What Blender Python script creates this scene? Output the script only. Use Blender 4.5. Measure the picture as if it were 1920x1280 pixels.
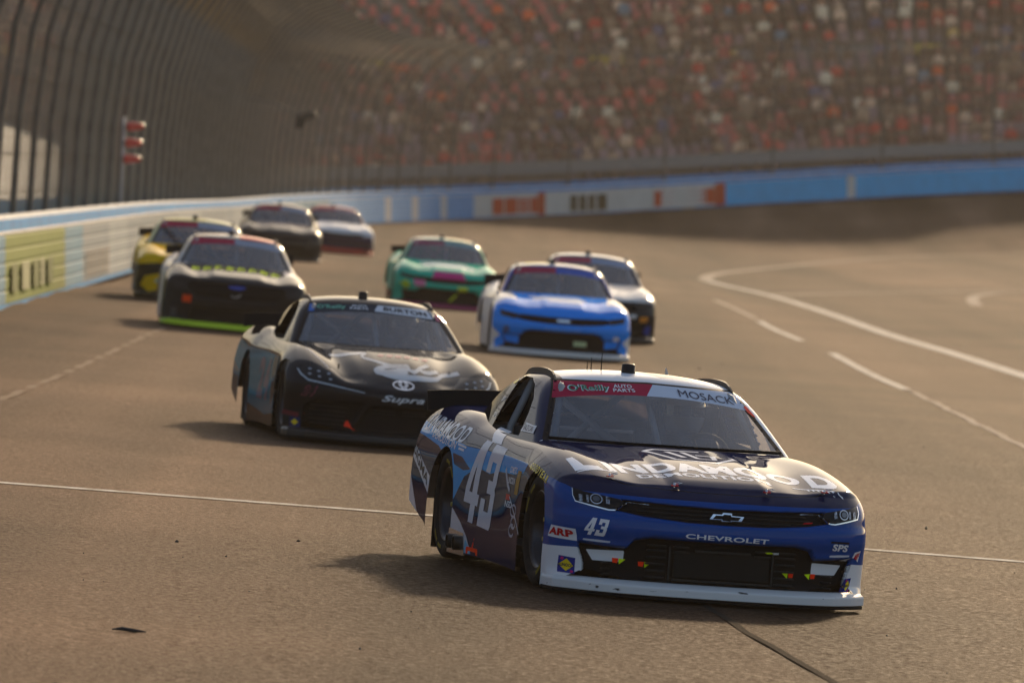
import bpy, bmesh, math, random
import numpy as np
from mathutils import Vector, Matrix, Euler

# ------------------------------------------------------------------ camera, sky, sun, exposure
scene = bpy.context.scene
for _o in list(bpy.data.objects):
    bpy.data.objects.remove(_o)
COL = scene.collection
rng = np.random.default_rng(7)
CAM_H = 2.70
cam_data = bpy.data.cameras.new('camera')
camera = bpy.data.objects.new('camera', cam_data)
COL.objects.link(camera)
cam_data.sensor_width = 36.0
cam_data.lens = 294.4
cam_data.clip_start = 0.5
cam_data.clip_end = 6000
cam_data.dof.use_dof = True
cam_data.dof.focus_distance = 51.5
cam_data.dof.aperture_fstop = 5.6
camera.location = (0, 0, CAM_H)
camera.rotation_euler = (math.radians(90 - 1.3865), 0, 0)
scene.camera = camera

SUN_EL, SUN_AZ = math.radians(16.5), math.radians(12.5)      # azimuth to the right of the viewing direction (+Y)
world = bpy.data.worlds.new('World')
scene.world = world
world.use_nodes = True
_nt = world.node_tree
_sky = _nt.nodes.new('ShaderNodeTexSky')
_sky.sky_type = 'NISHITA'
_sky.sun_disc = False
_sky.sun_elevation = SUN_EL
_sky.sun_rotation = SUN_AZ
_sky.air_density = 0.8
_sky.dust_density = 1.6
_sky.ozone_density = 0.2
_bg = next(n for n in _nt.nodes if n.type == 'BACKGROUND')
_bg.inputs['Strength'].default_value = 0.14
_nt.links.new(_sky.outputs['Color'], _bg.inputs['Color'])
sun_data = bpy.data.lights.new('sun', 'SUN')
sun_data.energy = 4.4
sun_data.angle = math.radians(3.0)
sun_data.color = (1.0, 0.74, 0.46)
sun = bpy.data.objects.new('sun', sun_data)
COL.objects.link(sun)
to_sun = Vector((math.sin(SUN_AZ)*math.cos(SUN_EL), math.cos(SUN_AZ)*math.cos(SUN_EL), math.sin(SUN_EL)))
sun.rotation_euler = (-to_sun).to_track_quat('-Z', 'Y').to_euler()
sun.location = to_sun*200
vs = scene.view_settings
vs.view_transform = 'Standard'
vs.look = 'None'
vs.exposure = 0.42
vs.gamma = 1.0
vs.use_curve_mapping = False
scene.cycles.use_denoising = True
scene.cycles.max_bounces = 8
scene.cycles.transparent_max_bounces = 24
scene.cycles.volume_bounces = 0
scene.cycles.caustics_reflective = False
scene.cycles.caustics_refractive = False

# ------------------------------------------------------------------ helpers
def srgb(r, g, b):
    f = lambda c: (c/255/12.92) if c/255 <= .04045 else ((c/255 + .055)/1.055)**2.4
    return (f(r), f(g), f(b))
_mats = {}
def mat(name, color=(.5, .5, .5), rough=.5, metal=0.0, coat=0.0, spec=.5, coat_rough=.05, emit=None):
    if name in _mats: return _mats[name]
    m = bpy.data.materials.new(name); m.use_nodes = True
    b = m.node_tree.nodes['Principled BSDF']
    b.inputs['Base Color'].default_value = (*color, 1); b.inputs['Roughness'].default_value = rough
    b.inputs['Metallic'].default_value = metal; b.inputs['Coat Weight'].default_value = coat
    b.inputs['Coat Roughness'].default_value = coat_rough; b.inputs['Specular IOR Level'].default_value = spec
    _mats[name] = m; return m
def noisy(name, c1, c2, scale, rough=.7, bump=0.0, detail=4, stretch=(1, 1, 1), spec=.4, metal=0.0, dist=.02):
    if name in _mats: return _mats[name]
    m = mat(name, c1, rough, metal, spec=spec); nt = m.node_tree; b = nt.nodes['Principled BSDF']
    tc = nt.nodes.new('ShaderNodeTexCoord'); mp = nt.nodes.new('ShaderNodeMapping'); mp.inputs['Scale'].default_value = stretch
    n = nt.nodes.new('ShaderNodeTexNoise'); n.inputs['Scale'].default_value = scale; n.inputs['Detail'].default_value = detail
    r = nt.nodes.new('ShaderNodeValToRGB'); r.color_ramp.elements[0].position = .35; r.color_ramp.elements[1].position = .68
    r.color_ramp.elements[0].color = (*c1, 1); r.color_ramp.elements[1].color = (*c2, 1)
    nt.links.new(tc.outputs['Object'], mp.inputs['Vector']); nt.links.new(mp.outputs['Vector'], n.inputs['Vector'])
    nt.links.new(n.outputs['Fac'], r.inputs['Fac']); nt.links.new(r.outputs['Color'], b.inputs['Base Color'])
    if bump:
        bp = nt.nodes.new('ShaderNodeBump'); bp.inputs['Strength'].default_value = bump; bp.inputs['Distance'].default_value = dist
        nt.links.new(n.outputs['Fac'], bp.inputs['Height']); nt.links.new(bp.outputs['Normal'], b.inputs['Normal'])
    return m
def colored(name, rough=.6, coat=0.0, attr='Col', dust=0.0, spec=.5):
    """a paint whose pigment comes from the mesh's own colour attribute, with a little dust and wear"""
    if name in _mats: return _mats[name]
    m = mat(name, (1, 1, 1), rough, 0, coat, spec); nt = m.node_tree; b = nt.nodes['Principled BSDF']
    a = nt.nodes.new('ShaderNodeAttribute'); a.attribute_name = attr
    out = a.outputs['Color']
    if dust:
        tc = nt.nodes.new('ShaderNodeTexCoord')
        n = nt.nodes.new('ShaderNodeTexNoise'); n.inputs['Scale'].default_value = 9; n.inputs['Detail'].default_value = 6
        n2 = nt.nodes.new('ShaderNodeTexNoise'); n2.inputs['Scale'].default_value = 90; n2.inputs['Detail'].default_value = 3
        mx = nt.nodes.new('ShaderNodeMix'); mx.data_type = 'RGBA'
        mr = nt.nodes.new('ShaderNodeMapRange'); mr.inputs['From Min'].default_value = .42; mr.inputs['From Max'].default_value = .8
        mr.inputs['To Min'].default_value = dust*.15; mr.inputs['To Max'].default_value = dust*1.4
        nt.links.new(tc.outputs['Object'], n.inputs['Vector']); nt.links.new(tc.outputs['Object'], n2.inputs['Vector'])
        nt.links.new(n.outputs['Fac'], mr.inputs['Value']); nt.links.new(mr.outputs['Result'], mx.inputs['Factor'])
        nt.links.new(out, mx.inputs['A']); mx.inputs['B'].default_value = (.16, .125, .09, 1); out = mx.outputs['Result']
        n3 = nt.nodes.new('ShaderNodeTexNoise'); n3.inputs['Scale'].default_value = 38; n3.inputs['Detail'].default_value = 5; n3.inputs['Roughness'].default_value = .65
        r3 = nt.nodes.new('ShaderNodeValToRGB'); r3.color_ramp.elements[0].position = .70; r3.color_ramp.elements[1].position = .73
        sx = nt.nodes.new('ShaderNodeSeparateXYZ'); lo = nt.nodes.new('ShaderNodeMapRange'); lo.inputs['From Min'].default_value = .42; lo.inputs['From Max'].default_value = .08; lo.inputs['To Max'].default_value = .85
        mu = nt.nodes.new('ShaderNodeMath'); mu.operation = 'MULTIPLY'; m3 = nt.nodes.new('ShaderNodeMix'); m3.data_type = 'RGBA'
        nt.links.new(tc.outputs['Object'], n3.inputs['Vector']); nt.links.new(n3.outputs['Fac'], r3.inputs['Fac']); nt.links.new(tc.outputs['Object'], sx.inputs[0])
        nt.links.new(sx.outputs['Z'], lo.inputs['Value']); nt.links.new(r3.outputs['Color'], mu.inputs[0]); nt.links.new(lo.outputs['Result'], mu.inputs[1])
        nt.links.new(mu.outputs[0], m3.inputs['Factor']); nt.links.new(out, m3.inputs['A']); m3.inputs['B'].default_value = (.02, .018, .016, 1); out = m3.outputs['Result']
        rr = nt.nodes.new('ShaderNodeMapRange'); rr.inputs['To Min'].default_value = rough*.75; rr.inputs['To Max'].default_value = rough*1.5
        nt.links.new(n2.outputs['Fac'], rr.inputs['Value']); nt.links.new(rr.outputs['Result'], b.inputs['Roughness'])
        cr = nt.nodes.new('ShaderNodeMapRange'); cr.inputs['To Min'].default_value = .02; cr.inputs['To Max'].default_value = .06
        nt.links.new(n.outputs['Fac'], cr.inputs['Value']); nt.links.new(cr.outputs['Result'], b.inputs['Coat Roughness'])
    nt.links.new(out, b.inputs['Base Color'])
    return m
def glass(name, tint=(.6, .65, .7), haze=.10, rough=.02):
    """thin window film: mostly clear, a Fresnel reflection and a thin dust layer tinted blue as painted-in sky sheen"""
    if name in _mats: return _mats[name]
    m = bpy.data.materials.new(name); m.use_nodes = True; nt = m.node_tree; nt.nodes.clear()
    o = nt.nodes.new('ShaderNodeOutputMaterial'); t = nt.nodes.new('ShaderNodeBsdfTransparent'); t.inputs['Color'].default_value = (*tint, 1)
    d = nt.nodes.new('ShaderNodeBsdfDiffuse'); d.inputs['Color'].default_value = (.21, .30, .42, 1)  # blue in the dust layer stands for sky sheen, painted into the colour
    g = nt.nodes.new('ShaderNodeBsdfGlossy'); g.inputs['Roughness'].default_value = rough
    f = nt.nodes.new('ShaderNodeFresnel'); f.inputs['IOR'].default_value = 1.5
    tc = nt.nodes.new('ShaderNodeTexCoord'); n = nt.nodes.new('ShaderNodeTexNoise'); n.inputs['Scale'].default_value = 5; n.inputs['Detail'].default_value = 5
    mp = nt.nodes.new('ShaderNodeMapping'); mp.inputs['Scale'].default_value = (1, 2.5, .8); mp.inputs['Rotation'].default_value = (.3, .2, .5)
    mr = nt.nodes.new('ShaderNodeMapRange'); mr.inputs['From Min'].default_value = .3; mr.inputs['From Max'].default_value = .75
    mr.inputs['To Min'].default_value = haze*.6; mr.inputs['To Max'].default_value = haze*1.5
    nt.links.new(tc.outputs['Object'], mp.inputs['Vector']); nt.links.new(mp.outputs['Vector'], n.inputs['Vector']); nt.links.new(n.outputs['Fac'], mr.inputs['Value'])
    m1 = nt.nodes.new('ShaderNodeMixShader'); m2 = nt.nodes.new('ShaderNodeMixShader')
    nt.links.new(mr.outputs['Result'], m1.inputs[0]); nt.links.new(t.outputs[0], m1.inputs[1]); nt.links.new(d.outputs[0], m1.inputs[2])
    nt.links.new(f.outputs[0], m2.inputs[0]); nt.links.new(m1.outputs[0], m2.inputs[1]); nt.links.new(g.outputs[0], m2.inputs[2])
    nt.links.new(m2.outputs[0], o.inputs['Surface'])
    _mats[name] = m; return m

def tag(o, label=None, cat=None, group=None, kind=None):
    if label: o['label'] = label
    if cat: o['category'] = cat
    if group: o['group'] = group
    if kind: o['kind'] = kind
    return o
def link(name, me, parent=None, m=None):
    o = bpy.data.objects.new(name, me); COL.objects.link(o)
    if parent is not None: o.parent = parent
    if m is not None and me is not None:
        if len(me.materials) == 0: me.materials.append(m)
        else: me.materials[0] = m
    return o
def empty(name, loc=(0, 0, 0), rot=(0, 0, 0)):
    o = bpy.data.objects.new(name, None); COL.objects.link(o); o.location = loc; o.rotation_euler = rot; o.empty_display_size = .2
    return o
def np_mesh(name, V, T, normals=None, tcol=None, vcol=None, smooth=True):
    """mesh from numpy arrays; T (n,3) or (n,4); tcol per face colours, vcol per vertex colours"""
    V = np.asarray(V, np.float32); T = np.asarray(T, np.int32); n, k = T.shape
    me = bpy.data.meshes.new(name)
    me.vertices.add(len(V)); me.vertices.foreach_set('co', V.ravel())
    me.loops.add(n*k); me.loops.foreach_set('vertex_index', T.ravel())
    me.polygons.add(n); me.polygons.foreach_set('loop_start', np.arange(n, dtype=np.int32)*k)
    me.polygons.foreach_set('loop_total', np.full(n, k, np.int32))
    me.polygons.foreach_set('use_smooth', np.full(n, smooth, bool))
    me.update(calc_edges=True)
    if tcol is not None:
        a = me.color_attributes.new('Col', 'FLOAT_COLOR', 'CORNER')
        c = np.ones((n, k, 4), np.float32); c[:, :, :3] = np.asarray(tcol, np.float32)[:, None, :]
        a.data.foreach_set('color', c.ravel())
    if vcol is not None:
        a = me.color_attributes.new('Col', 'FLOAT_COLOR', 'POINT')
        c = np.ones((len(V), 4), np.float32); c[:, :3] = vcol
        a.data.foreach_set('color', c.ravel())
    if normals is not None:
        a = me.attributes.new('custom_normal', 'FLOAT_VECTOR', 'POINT'); a.data.foreach_set('vector', np.nan_to_num(np.asarray(normals, np.float32)).ravel())
    return me

class MB:
    """collects simple shapes into one mesh"""
    def __init__(s): s.v = []; s.f = []; s.sm = []
    def add(s, vs, fs, smooth=False):
        o = len(s.v); s.v += [tuple(v) for v in vs]; s.f += [tuple(i + o for i in f) for f in fs]; s.sm += [smooth]*len(fs); return s
    def box(s, c, d, R=None):
        h = [x/2 for x in d]
        vs = [Vector((sx*h[0], sy*h[1], sz*h[2])) for sx in (-1, 1) for sy in (-1, 1) for sz in (-1, 1)]
        if R is not None: vs = [R @ v for v in vs]
        return s.add([v + Vector(c) for v in vs], [(0, 1, 3, 2), (4, 6, 7, 5), (0, 4, 5, 1), (2, 3, 7, 6), (0, 2, 6, 4), (1, 5, 7, 3)])
    def tube(s, pts, r, n=8, cap=True):
        pts = [Vector(p) for p in pts]; rs = r if isinstance(r, (list, tuple)) else [r]*len(pts)
        rings = []; up = None
        for i, p in enumerate(pts):
            t = (pts[min(i + 1, len(pts) - 1)] - pts[max(i - 1, 0)]).normalized()
            if up is None: up = Vector((0, 0, 1)) if abs(t.z) < .9 else Vector((1, 0, 0))
            a = t.cross(up).normalized(); b = t.cross(a).normalized(); up = -b if False else up
            rings.append([p + (a*math.cos(2*math.pi*k/n) + b*math.sin(2*math.pi*k/n))*rs[i] for k in range(n)])
        vs = [v for g in rings for v in g]; fs = []
        for i in range(len(pts) - 1):
            for k in range(n): fs.append((i*n + k, i*n + (k + 1) % n, (i + 1)*n + (k + 1) % n, (i + 1)*n + k))
        if cap: fs += [tuple(range(n))[::-1], tuple((len(pts) - 1)*n + k for k in range(n))]
        return s.add(vs, fs, True)
    def lathe(s, prof, axis='y', n=32, c=(0, 0, 0), close=False):
        """prof: (radius, along axis)"""
        vs = []; fs = []; m = len(prof)
        for k in range(n):
            a = 2*math.pi*k/n; ca, sa = math.cos(a), math.sin(a)
            for r, h in prof:
                p = {'y': (r*ca, h, r*sa), 'z': (r*ca, r*sa, h), 'x': (h, r*ca, r*sa)}[axis]
                vs.append((p[0] + c[0], p[1] + c[1], p[2] + c[2]))
        for k in range(n):
            k2 = (k + 1) % n
            for j in range(m - (0 if close else 1)):
                j2 = (j + 1) % m
                fs.append((k*m + j, k*m + j2, k2*m + j2, k2*m + j))
        return s.add(vs, fs, True)
    def prism(s, poly, d0, d1, axis='x'):
        """polygon in the other two axes, extruded"""
        n = len(poly)
        def P(u, v, d): return {'x': (d, u, v), 'y': (u, d, v), 'z': (u, v, d)}[axis]
        vs = [P(u, v, d0) for u, v in poly] + [P(u, v, d1) for u, v in poly]
        fs = [tuple(range(n))[::-1], tuple(range(n, 2*n))] + [(i, (i + 1) % n, n + (i + 1) % n, n + i) for i in range(n)]
        return s.add(vs, fs)
    def mesh(s, name):
        me = bpy.data.meshes.new(name); me.from_pydata([tuple(v) for v in s.v], [], s.f); me.update()
        me.polygons.foreach_set('use_smooth', np.array(s.sm, bool)); return me
    def build(s, name, m, parent=None):
        return link(name, s.mesh(name), parent, m)
def bevel(o, w=.01, seg=2):
    md = o.modifiers.new('bevel', 'BEVEL'); md.width = w; md.segments = seg; md.limit_method = 'ANGLE'; return o
# ---- car body as a smooth implicit surface (metres; x forward, y left, z up; origin on the ground at mid wheelbase)
def pch(xs, ys):
    xs = np.asarray(xs, float); ys = np.asarray(ys, float)
    h = np.diff(xs); d = np.diff(ys) / h
    m = np.zeros(len(xs)); m[0] = d[0]; m[-1] = d[-1]
    for i in range(1, len(xs) - 1):
        if d[i-1] * d[i] > 0:
            w1 = 2*h[i] + h[i-1]; w2 = h[i] + 2*h[i-1]
            m[i] = (w1 + w2) / (w1/d[i-1] + w2/d[i])
    def f(x):
        x = np.clip(x, xs[0], xs[-1]); k = np.clip(np.searchsorted(xs, x) - 1, 0, len(h) - 1)
        t = (x - xs[k]) / h[k]; t2 = t*t; t3 = t2*t
        return (2*t3-3*t2+1)*ys[k] + (t3-2*t2+t)*h[k]*m[k] + (-2*t3+3*t2)*ys[k+1] + (t3-t2)*h[k]*m[k+1]
    return f
def smax(a, b, k):
    h = np.maximum(k - np.abs(a - b), 0) / k
    return np.maximum(a, b) + h*h*k*.25
def sstep(a, b, x):
    t = np.clip((x - a) / (b - a), 0, 1); return t*t*(3 - 2*t)
def sd_poly(px, py, poly, r=0.0):
    v = np.asarray(poly, float); n = len(v)
    d = np.full(np.shape(px), 1e9); s = np.ones(np.shape(px))
    for i in range(n):
        j = (i - 1) % n
        ex, ey = v[j] - v[i]; wx = px - v[i][0]; wy = py - v[i][1]
        t = np.clip((wx*ex + wy*ey) / (ex*ex + ey*ey + 1e-12), 0, 1)
        d = np.minimum(d, (wx - ex*t)**2 + (wy - ey*t)**2)
        c1 = py >= v[i][1]; c2 = py < v[j][1]; c3 = ex*wy > ey*wx
        s = np.where((c1 & c2 & c3) | (~c1 & ~c2 & ~c3), -s, s)
    return s*np.sqrt(d) - r

class Shape:
    """one body style; front: camaro / supra / mustang"""
    def __init__(s, style='camaro'):
        s.style = style
        if style == 'supra':
            s.zc = pch([-2.6,-2.35,-1.9,-1.5,-.9,0,.75,1.2,1.6,2.0,2.25,2.42,2.6], [.90,.955,.945,.93,.90,.885,.865,.82,.755,.655,.565,.49,.40])
            s.prof = pch([0,.10,.16,.26,.36,.44,.50,.56,.62,.72], [2.40,2.41,2.39,2.39,2.41,2.43,2.42,2.36,2.27,2.12])
            s.sweep = pch([0,.25,.5,.7,.82,.92,1.02], [0,.03,.12,.25,.37,.50,.68])
        elif style == 'mustang':
            s.zc = pch([-2.6,-2.35,-1.9,-1.5,-.9,0,.75,1.2,1.6,2.0,2.25,2.42,2.6], [.90,.955,.945,.93,.90,.885,.865,.835,.80,.75,.71,.67,.60])
            s.prof = pch([0,.10,.16,.30,.42,.52,.60,.68,.74], [2.40,2.40,2.37,2.38,2.39,2.40,2.38,2.33,2.24])
            s.sweep = pch([0,.3,.6,.8,.9,1.0], [0,.015,.08,.19,.29,.46])
        else:
            s.zc = pch([-2.6,-2.35,-1.9,-1.5,-.9,0,.75,1.2,1.6,2.0,2.25,2.42,2.6], [.90,.955,.945,.93,.90,.885,.865,.835,.80,.735,.675,.60,.50])
            s.prof = pch([0,.10,.16,.34,.42,.47,.51,.56,.60,.68], [2.40,2.40,2.375,2.40,2.43,2.425,2.40,2.385,2.36,2.26])
            s.sweep = pch([0,.3,.6,.8,.9,1.0], [0,.02,.10,.22,.33,.50])
        s.w = pch([-2.6,-2.3,-1.8,-1.335,-.9,0,.8,1.335,1.75,2.2,2.6], [.955,.968,.978,.985,.965,.945,.955,.985,.975,.95,.92])
        s.dz = pch([0,.2,.42,.55,.70,.82,1.0], [0,.004,.0,-.006,-.03,-.075,-.20])
        s.ridge = pch([-2.6,-2.2,-1.4,-.8,0,.7,1.3,1.8,2.3], [.0,.012,.03,.012,.0,.012,.032,.022,0])
        s.gy = pch([.7,.86,1.05,1.20,1.32], [.88,.805,.715,.628,.545])
        s.gx = pch([-2.2,-1.6,-1.0,-.3,.5,.9], [-.17,-.09,-.02,0,-.005,-.02])
        s.roof = pch([-2.4,-1.95,-1.6,-1.2,-.8,-.4,0,.3], [.74,.925,1.06,1.20,1.272,1.285,1.252,1.18])
    def ztop(s, x, a):
        z = s.zc(x) + s.ridge(x)*np.exp(-((a - .76)/.13)**2) - .055*(a/.92)**4
        hood = sstep(.75, 1.0, x)*(1 - sstep(2.1, 2.36, x))
        if s.style == 'camaro':
            z = z + hood*.018*(1 - sstep(.24, .34, a)) - hood*.010*np.exp(-((a - .50)/.10)**2)
        elif s.style == 'mustang':
            z = z + hood*.022*(1 - sstep(.30, .42, a)) - hood*.012*np.exp(-((a - .55)/.08)**2)
        else:
            z = z - hood*.03*np.exp(-((a - .42 - .1*(2.3 - x))/.11)**2) + hood*.012*(1 - sstep(.15, .3, a))
        return z
    def ys(s, x, z):
        door = np.exp(-((x + .05)/.75)**4)
        return s.w(x) + s.dz(z) - door*.006*np.exp(-((z - .52)/.17)**2)
    def xf(s, a, z):
        x = s.prof(z) - s.sweep(a)
        if s.style == 'camaro':
            low = sd_poly(a, z, LOWGRILLE, .012)
            x = x - .075*sstep(.008, -.018, low)
            up = sd_poly(a, z, UPGRILLE, .004)
            x = x - .035*sstep(.006, -.014, up)
        elif s.style == 'mustang':
            up = sd_poly(a, z, MUSTUP, .01); x = x - .05*sstep(.01, -.02, up)
            low = sd_poly(a, z, MUSTLOW, .01); x = x - .05*sstep(.01, -.02, low)
        else:
            for q in SUPLOW:
                low = sd_poly(a, z, q, .012); x = x - .05*sstep(.01, -.02, low)
        return x
    def F(s, p):
        x = p[..., 0]; a = np.abs(p[..., 1]); z = p[..., 2]
        top = z - s.ztop(x, a); side = a - s.ys(x, z)
        f = smax(top, side, .11)
        f = smax(f, (x - s.xf(a, z)), .05)
        xr = -2.50 + .04*(a/.9)**3 + .05*sstep(.6, .1, z)
        return smax(f, xr - x, .08)
    def G(s, p):
        x = p[..., 0]; a = np.abs(p[..., 1]); z = p[..., 2]
        wind = (x - (.80 - (z - .86)*(.84/.39) - .17*(a/.7)**2.2)) * .46
        side = (a - s.gy(z) - s.gx(x)) * .92
        roof = z - s.roof(x) + .045*(a/.55)**2.4 
        return smax(smax(roof, side, .07), wind, .035)
LOWGRILLE = [(-.02,.368),(.44,.373),(.53,.352),(.555,.315),(.57,.297),(.825,.312),(.805,.25),(.787,.19),(.785,.118),(-.02,.114)]
UPGRILLE = [(-.02,.572),(.30,.577),(.46,.583),(.62,.588),(.60,.565),(.645,.527),(.50,.505),(.24,.487),(-.02,.484)]
HEADL = [(.605,.568),(.655,.526),(.69,.526),(.862,.560),(.872,.595),(.868,.632),(.82,.618),(.63,.590)]
MUSTUP = [(0,.63),(.60,.625),(.66,.58),(.55,.45),(0,.44)]
MUSTLOW = [(0,.30),(.55,.30),(.62,.13),(0,.12)]
SUPLOW = [[(-.02,.345),(.22,.345),(.27,.33),(.40,.11),(-.02,.11)],[(.33,.365),(.72,.36),(.80,.31),(.82,.125),(.46,.125),(.37,.29)]]
SUPHEAD = [(.88,.62),(.81,.672),(.58,.655),(.45,.52),(.31,.472),(.42,.487),(.74,.53),(.86,.58)]
def solve(F, A, P, n=30):
    """outermost root of F between an inner point A and an outer point P"""
    lo = np.zeros(len(A)); hi = np.ones(len(A))
    for _ in range(n):
        m = (lo + hi)*.5; ins = F(A + (P - A)*m[:, None]) < 0
        lo = np.where(ins, m, lo); hi = np.where(ins, hi, m)
    return A + (P - A)*hi[:, None]
def grad(F, V, e=.002):
    g = np.stack([F(V + np.eye(3)[i]*e) - F(V - np.eye(3)[i]*e) for i in range(3)], 1)
    return g / np.maximum(np.linalg.norm(g, axis=1, keepdims=True), 1e-9)
# ------------------------------------------------------------------ the place: banked turn, barrier, catch fence, stands
WALL_C = np.array([(-7.8,-60),(-7.5,0),(-7.3,60),(-7.15,115),(-7.4,180),(-7.9,250),(-7.6,295),(-5.9,338),(-2.0,363),(4,372),(12,375),(22,375.5),(40,372),(70,360),(110,335)], float)
WALL_Z = np.array([1.1,.8,.52,.31,.06,-.38,-.58,-.74,-.80,-.62,-.19,.31,.9,1.3,1.5])
def spline(C, step):
    """Catmull-Rom through the rows of C, resampled evenly by the first two columns"""
    P = np.vstack([2*C[0] - C[1], C, 2*C[-1] - C[-2]]); out = []
    for i in range(1, len(P) - 2):
        t = np.linspace(0, 1, 60, endpoint=False)[:, None]
        a, b, c, d = P[i-1], P[i], P[i+1], P[i+2]
        out.append(.5*((2*b) + (c - a)*t + (2*a - 5*b + 4*c - d)*t**2 + (3*b - a - 3*c + d)*t**3))
    out = np.vstack(out + [C[-1:]])
    s = np.concatenate([[0], np.cumsum(np.linalg.norm(np.diff(out[:, :2], axis=0), axis=1))])
    q = np.arange(0, s[-1], step)
    return np.stack([np.interp(q, s, out[:, k]) for k in range(out.shape[1])], 1), q
WP, WS = spline(np.column_stack([WALL_C, WALL_Z]), .5)
_t = np.gradient(WP[:, :2], axis=0); _t /= np.linalg.norm(_t, axis=1, keepdims=True)
WT = _t
WN = np.column_stack([-_t[:, 1], _t[:, 0]])         # away from the track (left of travel along the list)
def s_at_y(y):
    """arc length of the wall where it first reaches depth y"""
    return WS[np.argmax(WP[:, 1] >= y)]
def wall_at(s, off=0.0, z=0.0):
    x = np.interp(s, WS, WP[:, 0]); y = np.interp(s, WS, WP[:, 1]); zz = np.interp(s, WS, WP[:, 2])
    nx = np.interp(s, WS, WN[:, 0]); ny = np.interp(s, WS, WN[:, 1])
    return np.stack([x + nx*off, y + ny*off, zz + z], -1)
CARS_AT = np.array([(.743,51.926,-.042),(-1.37,76.61,-.04),(-3.92,115.44,.09),(-5.09,133.5,.14),(-5.51,196.7,-.12),(-5.0,232.,-.45),(-1.35,155.64,-.43),(.55,118.88,-.36),(1.15,131.5,-.40)])
def _base_ground(x, y):
    x = np.atleast_1d(np.asarray(x, float)); y = np.atleast_1d(np.asarray(y, float)); out = np.empty(x.shape)
    W = WP[::4]; N = WN[::4]
    for i in range(0, len(x), 4000):
        dx = x[i:i+4000, None] - W[None, :, 0]; dy = y[i:i+4000, None] - W[None, :, 1]
        d = np.sqrt(dx*dx + dy*dy); m = d.min(1, keepdims=True)
        w = np.exp(-(d - m)/4.0); w /= w.sum(1, keepdims=True)
        zw = (w*W[None, :, 2]).sum(1); k = d.argmin(1)
        out_side = (dx[np.arange(len(k)), k]*N[k, 0] + dy[np.arange(len(k)), k]*N[k, 1]) > 0
        dd = np.where(out_side, 0, m[:, 0])
        bank = .077*np.minimum(dd, 13) + .077*3*(1 - np.exp(-np.maximum(dd - 13, 0)/3.0)) + .004*np.maximum(dd - 16, 0)
        out[i:i+4000] = zw - bank
    return out
_cx = CARS_AT[:, 0]; _cy = CARS_AT[:, 1]
_K = np.exp(-(((_cx[:, None] - _cx)/7)**2 + ((_cy[:, None] - _cy)/14)**2))
_KW = np.linalg.solve(_K + .02*np.eye(len(_cx)), CARS_AT[:, 2] - _base_ground(_cx, _cy))
def ground(x, y):
    x = np.atleast_1d(np.asarray(x, float)); y = np.atleast_1d(np.asarray(y, float))
    g = _base_ground(x, y)
    k = np.exp(-(((x[:, None] - _cx)/7)**2 + ((y[:, None] - _cy)/14)**2))
    return g + k @ _KW
# --- materials of the place
def asphalt_material():
    m = mat('asphalt', (.1, .085, .07), 1.0, spec=.008); nt = m.node_tree; b = nt.nodes['Principled BSDF']; L = nt.links.new
    tc = nt.nodes.new('ShaderNodeTexCoord')
    def noise(scale, detail, sx=1, sy=1):
        mp = nt.nodes.new('ShaderNodeMapping'); mp.inputs['Scale'].default_value = (sx, sy, 1)
        n = nt.nodes.new('ShaderNodeTexNoise'); n.inputs['Scale'].default_value = scale; n.inputs['Detail'].default_value = detail
        L(tc.outputs['Object'], mp.inputs['Vector']); L(mp.outputs['Vector'], n.inputs['Vector']); return n
    def mult(a, n, lo, hi, dark, light):
        r = nt.nodes.new('ShaderNodeValToRGB'); r.color_ramp.elements[0].position = lo; r.color_ramp.elements[1].position = hi
        r.color_ramp.elements[0].color = (*[dark]*3, 1); r.color_ramp.elements[1].color = (*[light]*3, 1)
        x = nt.nodes.new('ShaderNodeMix'); x.data_type = 'RGBA'; x.blend_type = 'MULTIPLY'; x.inputs['Factor'].default_value = 1
        L(n.outputs[0], r.inputs['Fac']); L(a, x.inputs['A']); L(r.outputs['Color'], x.inputs['B']); return x.outputs['Result']
    base = nt.nodes.new('ShaderNodeRGB'); base.outputs[0].default_value = (.116, .070, .043, 1)
    c = base.outputs[0]
    lanes = noise(.42, 3, 1.0, .02)                 # rubbered-in grooves run along the lap
    c = mult(c, lanes, .38, .62, .58, 1.16)
    wide = noise(.16, 2, 1.0, .03); c = mult(c, wide, .38, .62, .62, 1.18)
    patch = noise(.11, 4); c = mult(c, patch, .36, .64, .78, 1.16)
    grit = noise(26, 3); c = mult(c, grit, .3, .7, .64, 1.38)
    fine = noise(75, 2); c = mult(c, fine, .3, .72, .66, 1.38)
    v = nt.nodes.new('ShaderNodeTexVoronoi'); v.inputs['Scale'].default_value = 42; v.feature = 'F1'
    L(tc.outputs['Object'], v.inputs['Vector'])
    L(c, b.inputs['Base Color'])
    bp = nt.nodes.new('ShaderNodeBump'); bp.inputs['Strength'].default_value = .6; bp.inputs['Distance'].default_value = .008
    ad = nt.nodes.new('ShaderNodeMath'); ad.operation = 'ADD'; L(v.outputs['Distance'], ad.inputs[0]); L(fine.outputs[0], ad.inputs[1])
    L(ad.outputs[0], bp.inputs['Height']); L(bp.outputs['Normal'], b.inputs['Normal'])
    rr = nt.nodes.new('ShaderNodeMapRange'); rr.inputs['From Min'].default_value = .3; rr.inputs['From Max'].default_value = .7
    rr.inputs['To Min'].default_value = 1.0; rr.inputs['To Max'].default_value = .6
    L(grit.outputs[0], rr.inputs['Value']); L(rr.outputs['Result'], b.inputs['Roughness'])
    return m
ASPHALT = asphalt_material()
EARTH = noisy('dry earth', (.16, .12, .085), (.24, .185, .13), .6, .95)

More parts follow.
